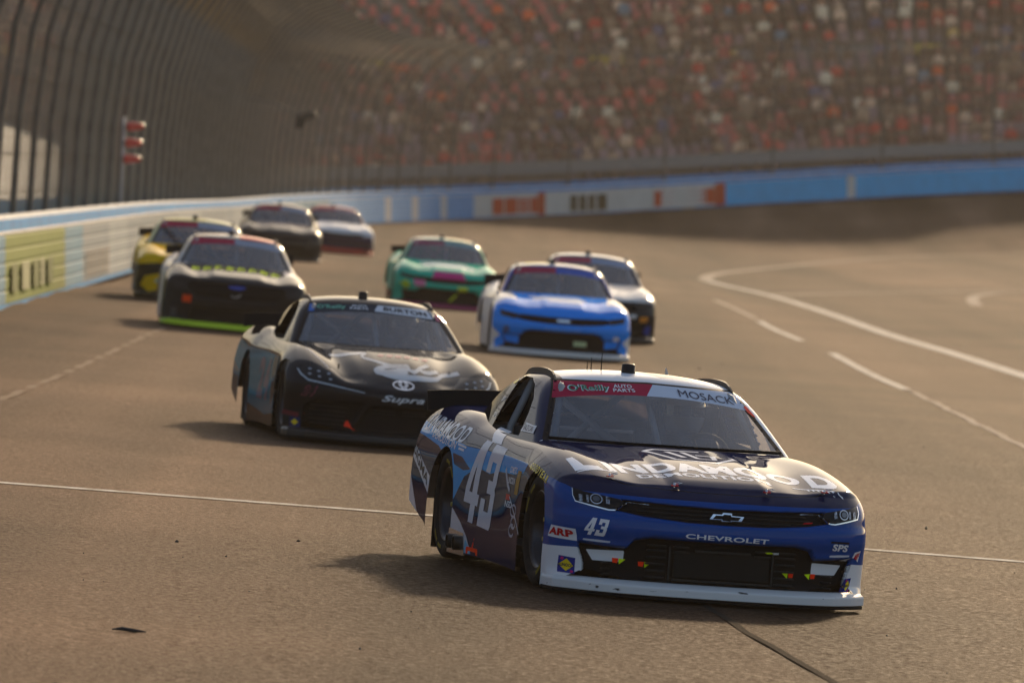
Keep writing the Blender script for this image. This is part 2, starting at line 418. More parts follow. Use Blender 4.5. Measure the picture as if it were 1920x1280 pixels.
# --- ground and track
def sheet(name, m, kind='structure', xs=None, ys=None, zf=None, keep=None):
    X, Y = np.meshgrid(xs, ys, indexing='ij'); x = X.ravel(); y = Y.ravel(); z = zf(x, y)
    nx, ny = X.shape; i = np.arange(nx*ny).reshape(nx, ny)
    Q = np.stack([i[:-1, :-1], i[1:, :-1], i[1:, 1:], i[:-1, 1:]], -1).reshape(-1, 4)
    if keep is not None:
        k = keep(x, y); Q = Q[k[Q].all(1)]
    o = link(name, np_mesh(name, np.column_stack([x, y, z]), Q), None, m); tag(o, kind=kind); return o
def near_track(x, y):
    d = np.full(len(x), 1e9); W = WP[::4]; N = WN[::4]; out = np.zeros(len(x), bool)
    for i in range(0, len(x), 4000):
        dx = x[i:i+4000, None] - W[None, :, 0]; dy = y[i:i+4000, None] - W[None, :, 1]; dd = np.hypot(dx, dy); k = dd.argmin(1); j = np.arange(len(k))
        out[i:i+4000] = (dx[j, k]*N[k, 0] + dy[j, k]*N[k, 1]) < 1.6
    return out
track = sheet('race_track', ASPHALT, xs=np.concatenate([np.arange(-10, 24, .8), np.arange(24, 122, 4)]), ys=np.concatenate([np.arange(-55, 30, 5), np.arange(30, 384, 1.5)]), zf=ground, keep=near_track)
sheet('ground', EARTH, xs=np.array([-3000, -900, -300, -80, 200, 500, 1200, 3000.]), ys=np.array([-2500, -600, -100, 200, 420, 900, 3500.]), zf=lambda x, y: np.full(len(x), -6.0))

PAINT = noisy('worn track paint', (.42, .37, .30), (.70, .65, .57), 7, .95, stretch=(1, .35, 1), spec=.02)
FAINT = noisy('faded track paint', (.28, .22, .165), (.44, .37, .30), 5, .95, stretch=(1, .3, 1), spec=.02)
def strip_line(name, pts, w, m, label, cat='track line', lift=.006, dens=1.0, parent=None, wav=0.0):
    P, s = spline(np.array(pts, float), dens); t = np.gradient(P, axis=0); t /= np.linalg.norm(t, axis=1, keepdims=True); n = np.column_stack([-t[:, 1], t[:, 0]])
    if wav: P = P + n*(wav*np.sin(s*1.7)*np.cos(s*.6))[:, None]
    ww = np.broadcast_to(np.asarray(w, float), (len(P),))[:, None]
    A = P + n*ww/2; B = P - n*ww/2; V = np.vstack([A, B]); V = np.column_stack([V, ground(V[:, 0], V[:, 1]) + lift]); k = len(P)
    i = np.arange(k - 1); o = link(name, np_mesh(name, V, np.stack([i, i + k, i + k + 1, i + 1], 1)), parent, m)
    tag(o, kind='structure'); return o
strip_line('finish_line', [(-7.0, 59.9), (-3.65, 59.75), (0, 59.65), (3.6, 59.5), (10, 59.2), (16, 58.9)], .22, PAINT, '', dens=.5)
strip_line('pit_boundary_line', [(8.6, 100), (7.7, 125.8), (7.38, 137.9), (7.06, 153.8), (6.73, 176), (6.3, 207), (5.75, 226), (5.5, 239)], .30, PAINT, '')
strip_line('lane_line', [(4.80, 163), (4.88, 152), (4.94, 143)], .15, PAINT, '')
strip_line('lane_line', [(5.09, 133.5), (5.2, 124), (5.36, 113)], .16, PAINT, '')
strip_line('lane_line', [(5.36, 112.5), (5.36, 99.8), (5.44, 89), (5.6, 70)], .10, FAINT, '', wav=.03)
strip_line('lane_line', [(4.5, 186), (4.66, 175), (4.8, 165)], .14, FAINT, '')
strip_line('apron_line', [(5.5, 240), (6.2, 258), (7.73, 275.9), (11.5, 307), (15.5, 329), (20.2, 338), (30, 341)], .40, FAINT, '')
strip_line('apron_line', [(6.4, 208), (8.94, 219.3), (11.5, 225.9), (14.2, 232), (20, 240)], .42, FAINT, '')
strip_line('apron_line', [(11.0, 198), (11.6, 211), (12.5, 221.5), (14.2, 229), (20, 236)], .30, FAINT, '')
strip_line('groove_seam', [(-4.95, 68), (-4.85, 79), (-4.75, 90), (-4.69, 104), (-4.6, 125)], .09, noisy('ghost line', (.15, .10, .068), (.20, .14, .10), 4, .95, stretch=(1, .3, 1), spec=.02), '')
SEAL = noisy('bitumen seal', (.03, .026, .022), (.06, .045, .032), 30, 1.0, spec=.004)
strip_line('seal_strip', [(1.02, 51.5), (1.16, 49.3), (1.42, 45.6), (1.66, 42.6), (1.9, 39)], .05, SEAL, '', dens=.3, wav=.012)

# --- loose rubber on the track
RUBBER = mat('tyre rubber', (.012, .012, .012), .7)
def rubber_bits():
    V = []; T = []
    n = 170
    for k in range(n):
        d = 36 + 150*rng.random()**1.6; x = rng.uniform(-.062, .062)*d; r = .004 + .010*rng.random()**4
        if d < 46: r *= .8
        c = np.array([x, d, 0]); c[2] = ground(x, d)[0] + r*.4
        a = rng.normal(size=(6, 3)); a = np.array([[1, 0, 0], [-1, 0, 0], [0, 1, 0], [0, -1, 0], [0, 0, 1], [0, 0, -.6]])*r*rng.uniform(.5, 1.7, (6, 1))
        th = rng.uniform(0, 6.28); R = np.array([[np.cos(th), -np.sin(th), 0], [np.sin(th), np.cos(th), 0], [0, 0, 1]])
        o = len(V); V += list(c + a@R.T); T += [[o + i for i in f] for f in ((0, 2, 4), (2, 1, 4), (1, 3, 4), (3, 0, 4), (2, 0, 5), (1, 2, 5), (3, 1, 5), (0, 3, 5))]
    o = link('rubber_marbles', np_mesh('rubber_marbles', V, T, smooth=False), None, RUBBER)
    tag(o, 'small black crumbs of tyre rubber scattered over the asphalt', 'rubber crumbs', kind='stuff')
rubber_bits()
_g = lambda x, y: ground(x, y)[0]
b = MB().tube([(-2.03, 42.5, _g(-2.03, 42.5) + .012), (-1.98, 42.47, _g(-1.98, 42.47) + .02), (-1.92, 42.5, _g(-1.92, 42.5) + .012), (-1.86, 42.52, _g(-1.86, 42.52) + .01)], [.004, .012, .011, .003], 6)
tag(b.build('rubber_strip', RUBBER), 'short curled strip of torn black tyre rubber on the near left asphalt', 'rubber strip')

def inworld(o):
    """a part whose mesh is laid out in world space: undo the offset of its thing"""
    if o.parent is not None: o.location = -o.parent.location
    return o
# --- the outer wall: steel-and-foam barrier in front of a concrete wall
S0, S1 = s_at_y(-40.0), WS[-1] - 30
def sweep_profile(name, prof, s0, s1, step, m, parent=None, cap=True, smooth=False):
    """prof: (offset behind the wall line, height) closed polygon"""
    s = np.linspace(s0, s1, max(2, int((s1 - s0)/step) + 1)); n = len(prof); V = []
    for off, z in prof: V.append(wall_at(s, off, z))
    V = np.stack(V, 1).reshape(-1, 3); k = len(s); F = []
    i = np.arange(k - 1)
    for j in range(n):
        j2 = (j + 1) % n; F.append(np.stack([i*n + j, i*n + j2, (i + 1)*n + j2, (i + 1)*n + j], 1))
    F = np.vstack(F).tolist()
    if cap: F += [list(range(n)), [(k - 1)*n + j for j in range(n)][::-1]]
    me = bpy.data.meshes.new(name); me.from_pydata(V.tolist(), [], F); me.update()
    me.polygons.foreach_set('use_smooth', np.full(len(F), smooth, bool))
    return inworld(link(name, me, parent, m))
tubes = []
for k in range(5):                                            # five stacked tubes, each with a rounded face and a seam below it
    z0 = .06 + k*.196
    tubes += [(.018, z0), (-.006, z0 + .010), (-.010, z0 + .02), (-.016, z0 + .165), (-.012, z0 + .172), (.018, z0 + .186)]
BARRIER_PROF = [(.14, .02), (.03, .02)] + tubes + [(.02, 1.05), (.14, 1.05)]
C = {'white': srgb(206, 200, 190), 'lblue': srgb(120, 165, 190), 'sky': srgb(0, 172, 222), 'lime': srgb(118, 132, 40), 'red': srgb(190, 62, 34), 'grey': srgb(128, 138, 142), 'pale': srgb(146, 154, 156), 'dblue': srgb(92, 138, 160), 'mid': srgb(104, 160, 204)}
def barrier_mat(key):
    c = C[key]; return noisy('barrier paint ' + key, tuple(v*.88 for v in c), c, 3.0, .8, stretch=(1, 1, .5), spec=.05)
barrier = empty('crash_barrier', tuple(wall_at(S0)))
tag(barrier, 'long steel crash barrier of coloured sponsor panels curving along the outer wall', 'barrier')
sy = s_at_y
def s_img(px):
    """where the far wall passes bearing px (a fixed list of panel joints measured once)"""
    b = (px - 960)/15700.0; r = WP[:, 0]/np.maximum(WP[:, 1], 1); k = np.argmax((WP[:, 1] > 300) & (r > b)); return WS[k - 1] + (WS[k] - WS[k - 1])*(b - r[k - 1])/(r[k] - r[k - 1])
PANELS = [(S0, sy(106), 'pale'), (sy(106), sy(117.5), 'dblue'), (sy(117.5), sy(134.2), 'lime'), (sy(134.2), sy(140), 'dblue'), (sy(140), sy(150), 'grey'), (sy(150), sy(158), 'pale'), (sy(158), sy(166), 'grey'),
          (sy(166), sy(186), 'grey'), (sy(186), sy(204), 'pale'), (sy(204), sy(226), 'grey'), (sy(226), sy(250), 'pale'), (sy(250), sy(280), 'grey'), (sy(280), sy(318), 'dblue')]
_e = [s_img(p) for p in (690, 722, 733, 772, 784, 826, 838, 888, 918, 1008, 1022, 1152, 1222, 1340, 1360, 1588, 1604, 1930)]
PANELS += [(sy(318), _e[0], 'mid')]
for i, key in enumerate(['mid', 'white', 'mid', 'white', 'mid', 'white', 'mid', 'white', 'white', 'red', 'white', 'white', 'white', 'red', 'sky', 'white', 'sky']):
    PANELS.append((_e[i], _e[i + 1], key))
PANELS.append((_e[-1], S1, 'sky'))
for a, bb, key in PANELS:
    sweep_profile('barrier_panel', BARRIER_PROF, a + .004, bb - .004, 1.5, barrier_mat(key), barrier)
BLUEWALL = noisy('blue wall paint', srgb(0, 112, 168), srgb(4, 136, 194), 1.5, .8, spec=.05)
WHITECAP = noisy('white wall cap', srgb(200, 195, 186), srgb(226, 222, 214), 2.5, .55)
sweep_profile('base_strip', [(-.028, .004), (-.028, .062), (.02, .062), (.02, .004)], S0, S1, 2.0, BLUEWALL, barrier)
sweep_profile('top_rail', [(-.014, 1.052), (-.014, 1.075), (.13, 1.075), (.13, 1.052)], S0, S1, 2.0, WHITECAP, barrier)
# marks of the sponsor panels: blurred letter strokes on the flat of the tubes
MARKD = mat('dark panel lettering', srgb(60, 58, 44), .8, spec=.05)
MARKO = mat('olive panel lettering', srgb(92, 102, 42), .8, spec=.05); MARKW = mat('pale panel lettering', srgb(150, 150, 110), .8, spec=.05); MARKR = mat('red panel lettering', srgb(190, 62, 34), .8, spec=.05)
def wall_quad(name, s0, s1, z0, z1, m, off=-.055):
    s = np.linspace(s0, s1, max(2, int((s1 - s0)/.5) + 2)); A = wall_at(s, off, z0); B = wall_at(s, off, z1); k = len(s); i = np.arange(k - 1)
    me = np_mesh(name, np.vstack([A, B]), np.stack([i, i + 1, i + k + 1, i + k], 1)); return inworld(link(name, me, barrier, m))
for (a, bb, m) in [(118.5, 120.3, MARKO), (121.2, 123.2, MARKW), (124.0, 125.8, MARKO), (126.2, 127.2, MARKW), (128.0, 129.5, MARKO)]:
    wall_quad('panel_letter', sy(a), sy(bb), .22, .62, m)
for k in range(6): wall_quad('panel_letter', sy(141 + k*1.5), sy(141.9 + k*1.5), .15, .60, mat('tan panel lettering', srgb(140, 126, 112), .8, spec=.05))
for p0, p1, m in [(922, 942, MARKR), (945, 968, MARKR), (971, 990, MARKR), (993, 1006, MARKR), (1068, 1080, MARKD), (1085, 1097, MARKD), (1102, 1114, MARKD), (1119, 1136, MARKD), (1226, 1248, MARKR), (1251, 1274, MARKR), (1280, 1300, MARKR), (1303, 1320, MARKR), (1323, 1339, MARKR)]:
    wall_quad('panel_letter', s_img(p0), s_img(p1), .16, .86, m)
for k in range(0, int(S1 - S0), 6):                           # bolted joints of the top rail
    s = S0 + k + .5
    if s < S1 - 1: sweep_profile('rail_joint', [(-.017, 1.050), (-.017, 1.079), (.134, 1.079), (.134, 1.050)], s, s + .16, 1, mat('galvanised plate', (.42, .42, .41), .45, .6), barrier)
concrete = empty('concrete_wall', tuple(wall_at(S0, .6)))
tag(concrete, 'blue painted concrete retaining wall with white cap behind the crash barrier', 'wall')
sweep_profile('wall_face', [(.22, -.3), (.22, 1.215), (.70, 1.215), (.70, -.3)], S0, S1, 2.0, BLUEWALL, concrete)
sweep_profile('wall_cap', [(.40, 1.218), (.40, 1.275), (.60, 1.275), (.60, 1.218)], S0, S1, 2.0, WHITECAP, concrete)
sweep_profile('fence_kerb', [(.95, -.3), (.95, 1.46), (1.12, 1.46), (1.12, -.3)], S0, S1, 2.0, BLUEWALL, concrete)

# --- catch fence on top of the wall
STEEL = noisy('weathered steel', (.11, .10, .088), (.16, .145, .125), 4, .8, spec=.05)
WIRE = mat('galvanised wire', (.27, .235, .18), .85, spec=.0)
fence = empty('catch_fence', tuple(wall_at(S0, .85)))
tag(fence, 'tall wire catch fence with leaning steel posts and overhanging top along the outer wall', 'fence')
FZ = np.array([1.25, 2.8, 4.2, 5.5, 6.6, 7.2, 7.5]); FO = np.array([.85, .74, .52, .10, -.65, -1.45, -2.3])
def fence_off(z): return np.interp(z, FZ, FO)
sp = np.arange(S0 + 1.0, S1, 4.9)
for s in sp:
    pts = [Vector(wall_at(s, o - .10, z)) for o, z in zip(FO, FZ)]
    POSTM = noisy('fence post paint', (.11, .10, .085), (.16, .145, .12), 4, .85, spec=.03); inworld(MB().tube([pts[0] - Vector((0, 0, .6))] + pts, [.06, .06, .058, .055, .052, .05, .045, .04], 6).build('fence_post', POSTM, fence))
def wires():
    V = []; F = []
    def prism(P, r):                                           # P (m,k,3): m polylines of k points, three-sided
        nonlocal V, F
        m, k, _ = P.shape; d = np.gradient(P, axis=1); d /= np.linalg.norm(d, axis=2, keepdims=True) + 1e-9
        ref = np.where(np.abs(d[..., 2:3]) > .8, np.array([1., 0, 0]), np.array([0, 0, 1.])); a = np.cross(d, ref); a /= np.linalg.norm(a, axis=2, keepdims=True) + 1e-9; bb = np.cross(d, a)
        R = np.stack([P + (a*np.cos(t) + bb*np.sin(t))*r for t in (0, 2.094, 4.189)], 2)     # m,k,3,3
        o = sum(len(v) for v in V); idx = o + np.arange(m*k*3).reshape(m, k, 3)
        for j in range(3):
            j2 = (j + 1) % 3; F.append(np.stack([idx[:, :-1, j], idx[:, :-1, j2], idx[:, 1:, j2], idx[:, 1:, j]], -1).reshape(-1, 4))
        V.append(R.reshape(-1, 3))
    s = np.arange(S0, S1, .125)
    prism(np.stack([wall_at(s, o, z) for o, z in zip(FO, FZ)], 1), .0034)
    zz = np.concatenate([np.arange(1.35, 6.6, .16), np.arange(6.6, 7.5, .10)]); q = np.linspace(S0, S1, 200)
    prism(np.stack([wall_at(q, fence_off(z), z) for z in zz], 0), .0034)
    prism(np.stack([wall_at(q, fence_off(z) + .03, z) for z in np.arange(1.6, 7.4, .62)], 0), .016)
    return np.vstack(V), np.vstack(F)
_v, _f = wires()
o = link('wire_mesh', np_mesh('wire_mesh', _v, _f), fence, WIRE); o['kind'] = 'stuff'; inworld(o)

# --- caution lamps and a box hung on the fence
def fence_point(y, z, off=0.0): return Vector(wall_at(s_at_y(y), float(fence_off(z)) + off, z))
LAMPR = mat('red lamp lens', srgb(196, 44, 22), .35, coat=.5)
lp = wall_at(s_at_y(171), .55, 0); lamp = empty('caution_lamp', (float(lp[0]), float(lp[1]), 0)); tag(lamp, 'stack of three red caution lamps on a pale pole against the fence', 'signal lamp')
MB().tube([Vector((-.12, 0, 1.1)), Vector((-.03, 0, 3.15))], .03, 8).build('pole', mat('pale pole', (.4, .39, .37), .5, .3), lamp)
for k in range(3):
    z = 2.28 + k*.335
    MB().lathe([(.0, -.06), (.09, -.06), (.10, .0), (.08, .16), (.05, .28), (.0, .30)], 'x', 12, (.02 + k*.035, -.05, z)).build('lamp_head', LAMPR, lamp)
    MB().box((-.05 + k*.03, 0, z), (.06, .08, .07)).build('bracket', STEEL, lamp)
spk = empty('loudspeaker', fence_point(240, 4.0, -.5)); tag(spk, 'dark loudspeaker box with drooping bracket hung high on the fence', 'loudspeaker')
spk.location = Vector((-5.95, 240, 3.25))
bevel(MB().box((.05, 0, .08), (.60, .5, .22), Euler((0, -.25, 0)).to_matrix()).build('cabinet', mat('dark housing', (.03, .028, .022), .7), spk), .03)
bevel(MB().box((-.12, 0, -.12), (.28, .3, .30), Euler((0, .35, 0)).to_matrix()).build('horn', mat('dark housing', (.03, .028, .022), .7), spk), .03)
MB().tube([(-.2, 0, .1), (-.9, .2, .5), (-1.6, .3, .6)], .03, 6).build('bracket', STEEL, spk)
# --- grandstand following the wall, with its seats and crowd
TREAD = noisy('stand concrete', (.26, .20, .155), (.36, .28, .22), .7, .9)
stand = empty('grandstand', tuple(wall_at(S0, 8)))
tag(stand, 'tiered grandstand rising behind the fence all round the turn', 'grandstand')
ROWS, O0, Z0, DEPTH, RISE = 22, 5.0, 1.35, .84, .45
WALK = 11
def row_geom(r):
    k = r + (1.0 if r >= WALK else 0)
    return O0 + k*DEPTH, Z0 + r*RISE + (.45 if r >= WALK else 0)
ST0, ST1 = s_at_y(-40), WS[-1] - 34
GAP0, GAP1 = s_at_y(150), s_at_y(254)                          # concourse opening under the upper rows
for r in range(ROWS):
    off, z = row_geom(r); zb = z - RISE - .02 if r not in (0, WALK) else z - 2.2
    if r == 4: zb = z - .6
    dep = DEPTH + (1.0*DEPTH if r == WALK - 1 else 0)
    for a_, b_ in ([(ST0, GAP0), (GAP1, ST1)] if r < 4 else [(ST0, ST1)] if r < 19 else [(ST0, s_img(1250))]): sweep_profile('tier', [(off, zb), (off, z), (off + dep + .02, z), (off + dep + .02, zb)], a_, b_, 3.0, TREAD, stand)
sweep_profile('front_rail', [(O0 - .5, Z0 + .4), (O0 - .5, Z0 + .95), (O0 - .42, Z0 + .95), (O0 - .42, Z0 + .4)], GAP1, ST1, 3, mat('rail grey', (.22, .21, .20), .6, .3), stand)
ow, zw = row_geom(WALK)
sweep_profile('walkway_rail', [(ow - .12, zw + .05), (ow - .12, zw + .12), (ow - .05, zw + .12), (ow - .05, zw + .05)], ST0, ST1, 3, mat('rail grey', (.22, .21, .20), .6, .3), stand)
YEL = mat('yellow panel', srgb(214, 178, 60), .6)
for px in (752, 944, 1103, 1312, 1500, 1752):
    s = s_img(px)
    bb = sweep_profile('section_sign', [(ow - .30, zw - .30), (ow - .30, zw + .16), (ow - .22, zw + .16), (ow - .22, zw - .30)], s - .45, s + .45, .5, YEL); 
    tag(bb, 'yellow section sign on the stand walkway at aisle %s from the left' % {752: 'one', 944: 'two', 1103: 'three', 1312: 'four', 1500: 'five', 1752: 'six'}[px], 'sign', 'yellow section signs on the stand walkway')
def cam_px(P):
    a = math.radians(1.3865); d = P - np.array([0, 0, CAM_H]); z = d[:, 1]*math.cos(a) - d[:, 2]*math.sin(a); u = d[:, 1]*math.sin(a) + d[:, 2]*math.cos(a)
    return 960 + 15700*d[:, 0]/z, 640 - 15700*u/z
def box_tpl(c, d, taper=1.0):
    v = np.array([[sx*d[0]/2*(taper if sz > 0 else 1), sy*d[1]/2*(taper if sz > 0 else 1), sz*d[2]/2] for sx in (-1, 1) for sy in (-1, 1) for sz in (-1, 1)]) + np.array(c)
    return v, np.array([(0, 1, 3, 2), (4, 6, 7, 5), (0, 4, 5, 1), (2, 3, 7, 6), (1, 5, 7, 3)])
def seats_and_people():
    SV, SF, SC = [], [], []; PV, PF, PC = [], [], []
    seat_p = [box_tpl((0, .02, .42), (.44, .40, .05)), box_tpl((0, .24, .66), (.44, .05, .46), .92)]
    seat_v = np.vstack([p[0] for p in seat_p]); seat_f = np.vstack([p[1] + 8*i for i, p in enumerate(seat_p)])
    # person, local: x along the row, -y towards the track: legs, thighs, torso, shoulders, arms, head
    per = [box_tpl((0, -.24, .24), (.30, .13, .48), 1.05), box_tpl((0, -.08, .52), (.36, .44, .15)), box_tpl((0, .12, .80), (.34, .22, .50), 1.16), box_tpl((-.25, .02, .78), (.10, .14, .42), .9), box_tpl((.25, .02, .78), (.10, .14, .42), .9)]
    hv = np.array([(math.cos(t)*math.cos(p)*.105, math.sin(t)*math.cos(p)*.12 + .10, math.sin(p)*.14 + 1.20) for p in (-.9, 0, .9) for t in np.linspace(0, 6.283, 6, endpoint=False)] + [(0, .10, 1.35)])
    hf = [(r*6 + k, r*6 + (k + 1) % 6, (r + 1)*6 + (k + 1) % 6, (r + 1)*6 + k) for r in (0, 1) for k in range(6)] + [(12 + k, 12 + (k + 1) % 6, 18, 18) for k in range(6)]
    pv = np.vstack([p[0] for p in per] + [hv]); pf = np.vstack([p[1] + 8*i for i, p in enumerate(per)] + [np.array(hf) + 40])
    part_of = np.array([0]*16 + [1]*24 + [2]*19)
    pants = np.array([srgb(*c) for c in [(50, 52, 66), (38, 36, 36), (92, 80, 64), (70, 74, 88), (120, 106, 86)]])
    tops = np.array([srgb(*c) for c in [(58, 52, 48), (40, 38, 38), (84, 70, 58), (120, 104, 86), (196, 172, 146), (208, 188, 164), (170, 48, 40), (200, 84, 36), (58, 74, 110), (88, 92, 98), (150, 132, 110), (60, 44, 36), (70, 62, 52), (190, 160, 80), (70, 110, 130), (140, 60, 56)]])
    tw = np.array([13, 10, 14, 9, 5, 4, 5, 2.2, 3, 7, 8, 12, 12, .6, .5, 5.]); tw /= tw.sum()
    heads = np.array([srgb(*c) for c in [(96, 66, 50), (60, 40, 30), (150, 110, 88), (190, 170, 146), (40, 34, 32), (120, 40, 36)]]); hw = np.array([.25, .25, .2, .1, .15, .05])
    seatc = np.array([srgb(*c) for c in [(150, 62, 58), (172, 76, 66), (120, 52, 52), (92, 92, 104), (112, 112, 122), (76, 76, 88), (140, 120, 104)]]); sw = np.array([.24, .14, .14, .16, .12, .12, .08])
    for r in range(ROWS):
        off, z = row_geom(r); s = np.arange(ST0 + .3, ST1 - .3, .46); P = wall_at(s, off + .34, z); px, py = cam_px(P)
        ok = (px > -80) & (px < 2000) & (py > -90) & (P[:, 1] > 90); aisle = (np.floor(s/.46).astype(int) % 34) < 0
        ok &= ~aisle
        if r < 4: ok &= (s < GAP0) | (s > GAP1)
        if r >= 19: ok &= s < s_img(1250) - .3
        s = s[ok]; P = P[ok]; px = px[ok]
        if not len(s): continue
        nx = np.interp(s, WS, WN[:, 0]); ny = np.interp(s, WS, WN[:, 1])
        R = np.stack([np.stack([ny, -nx, np.zeros(len(s))], -1), np.stack([nx, ny, np.zeros(len(s))], -1), np.tile([0, 0, 1.], (len(s), 1))], 1)   # rows: local x, y, z axes
        blk = np.floor(s/2.7).astype(int)*7 + r//3                          # seat colours come in patches
        sc = seatc[np.array([np.random.default_rng(b_*13 + 5).choice(7, p=sw) for b_ in blk])]; mixm = rng.random(len(s)) < .35
        sc[mixm] = seatc[rng.choice(7, mixm.sum(), p=sw)]
        SV.append(P[:, None] + np.einsum('vk,nkj->nvj', seat_v, R)); SC.append(np.repeat(sc[:, None], len(seat_v), 1))
        dens = np.clip(.55 + .28*np.clip((px - 700)/900, 0, 1) + .16*(r/ROWS) - (.22 if r < 4 else 0), .1, .95)*np.where(rng.random(len(s)//6 + 1).repeat(6)[:len(s)] < .12, .35, 1.0)
        who = rng.random(len(s)) < dens; Q = P[who]; RR = R[who]; m = len(Q)
        if not m: continue
        sc_ = rng.uniform(.80, 1.02, (m, 1, 1)); up = (rng.random(m) < .14)
        body = np.repeat(pv[None], m, 0)*sc_; body[..., 0] += rng.normal(0, .05, (m, 1)); body[..., 1] += (rng.normal(0, .05, m)[:, None]*(pv[:, 2] > .7)[None])
        body[up] = body[up]*np.array([1, .75, 1.28]) 
        PV.append(Q[:, None] + np.einsum('nvk,nkj->nvj', body, RR))
        col = np.stack([pants[rng.choice(5, m)], tops[rng.choice(len(tops), m, p=tw)], heads[rng.choice(6, m, p=hw)]], 1); PC.append(col[:, part_of])
    def flat(V, C_, f, k):
        V = np.concatenate(V); C_ = np.concatenate(C_); n = len(V); return V.reshape(-1, 3), (f[None] + (np.arange(n)*k)[:, None, None]).reshape(-1, f.shape[1]), C_.reshape(-1, 3)
    return flat(SV, SC, seat_f, len(seat_v)), flat(PV, PC, pf, len(pv))
(_sv, _sf, _sc), (_pv, _pf, _pc) = seats_and_people()
_pc = _pc*.66 + np.array(srgb(122, 92, 72))*.34; _sc = _sc*.5 + np.array(srgb(132, 98, 84))*.5
o = link('seats', np_mesh('seats', _sv, _sf, vcol=np.minimum(_sc*np.array([2.1, 1.75, 1.6]), .9), smooth=False), stand, colored('seat plastic', .55)); o['kind'] = 'stuff'; inworld(o)
_tri = _pf[:, 2] == _pf[:, 3]
_pf3 = np.vstack([_pf[:, :3], _pf[~_tri][:, [0, 2, 3]]])
o = link('crowd', np_mesh('crowd', _pv, _pf3, vcol=np.minimum(_pc*np.array([2.0, 1.7, 1.45]), .85)), None, colored('spectator clothes', .85))
tag(o, 'dense crowd of seated spectators filling the far grandstand', 'crowd', kind='stuff')
print('crowd verts', len(_pv), 'tris', len(_pf3), 'seats quads', len(_sf))

# --- added back-lit white tents, standing in for bright sky beyond the fence
fab = bpy.data.materials.new('translucent sky white'); fab.use_nodes = True; _n = fab.node_tree; _n.nodes.clear()
_o = _n.nodes.new('ShaderNodeOutputMaterial'); _d = _n.nodes.new('ShaderNodeBsdfDiffuse'); _d.inputs[0].default_value = (.85, .85, .83, 1)
_tr = _n.nodes.new('ShaderNodeBsdfTranslucent'); _tr.inputs[0].default_value = (.97, .97, .95, 1); _mx = _n.nodes.new('ShaderNodeMixShader'); _mx.inputs[0].default_value = .9
_n.links.new(_d.outputs[0], _mx.inputs[1]); _n.links.new(_tr.outputs[0], _mx.inputs[2]); _n.links.new(_mx.outputs[0], _o.inputs[0])
def sky_patch(x, y, w, dpt, ze, zr, label):
    t = empty('sky_patch', (x, y, 0)); tag(t, label, 'sky_patch', 'white tents added as bright sky patches behind the fence')
    h = w/2
    m = MB(); m.add([(-h, 0, ze - 1.5), (h, 0, ze - 1.5), (h, 0, ze), (-h, 0, ze)], [(0, 1, 2, 3)]); m.build('end_wall', fab, t)
    m = MB(); m.add([(-h, 0, ze + .003), (h, 0, ze + .003), (-h*.3, 0, zr)], [(0, 1, 2)]); m.build('gable', fab, t)
    m = MB(); m.add([(-h - .1, -.1, ze - .02), (-h*.3, -.1, zr + .02), (-h*.3, dpt, zr + .02), (-h - .1, dpt, ze - .02), (h + .1, -.1, ze - .02), (h + .1, dpt, ze - .02)], [(0, 1, 2, 3), (1, 4, 5, 2)]); m.build('roof', fab, t)
    for sx in (-1, 1):
        for yy in (.03, dpt - .03): MB().tube([(sx*(h - .03), yy, -6.0), (sx*(h - .03), yy, ze)], .03, 6).build('pole', STEEL, t)
    return t
sky_patch(-14.1, 235, 3.0, .25, 2.5, 3.25, 'added back-lit white tent standing in for bright sky at the left edge')
sky_patch(-12.4, 250, .9, .25, 1.7, 2.0, 'small added white tent standing in for bright sky, right of the large one')
# ------------------------------------------------------------------ stock cars
def cage(xs, ys, zs, faces='FTLRB'):
    """points and quads of a box surface with shared edges"""
    P, Q = [], []; o = 0
    def grid(a, b_, f):
        nonlocal o
        A, B = np.meshgrid(a, b_, indexing='ij'); p = f(A.ravel(), B.ravel()); i = o + np.arange(A.size).reshape(A.shape); o += A.size
        P.append(p); Q.append(np.stack([i[:-1, :-1], i[1:, :-1], i[1:, 1:], i[:-1, 1:]], -1).reshape(-1, 4))
    full = np.full_like
    if 'F' in faces: grid(ys, zs, lambda a, b_: np.column_stack([full(a, xs[-1]), a, b_]))
    if 'B' in faces: grid(ys[::-1], zs, lambda a, b_: np.column_stack([full(a, xs[0]), a, b_]))
    if 'L' in faces: grid(xs[::-1], zs, lambda a, b_: np.column_stack([a, full(a, ys[-1]), b_]))
    if 'R' in faces: grid(xs, zs, lambda a, b_: np.column_stack([a, full(a, ys[0]), b_]))
    if 'T' in faces: grid(xs, ys, lambda a, b_: np.column_stack([a, b_, full(a, zs[-1])]))
    P = np.vstack(P); Q = np.vstack(Q)
    _, idx, inv = np.unique(np.round(P*1e5).astype(np.int64), axis=0, return_index=True, return_inverse=True)
    P = P[idx]; Q = inv.ravel()[Q]
    return P, np.vstack([Q[:, [0, 1, 2]], Q[:, [0, 2, 3]]])
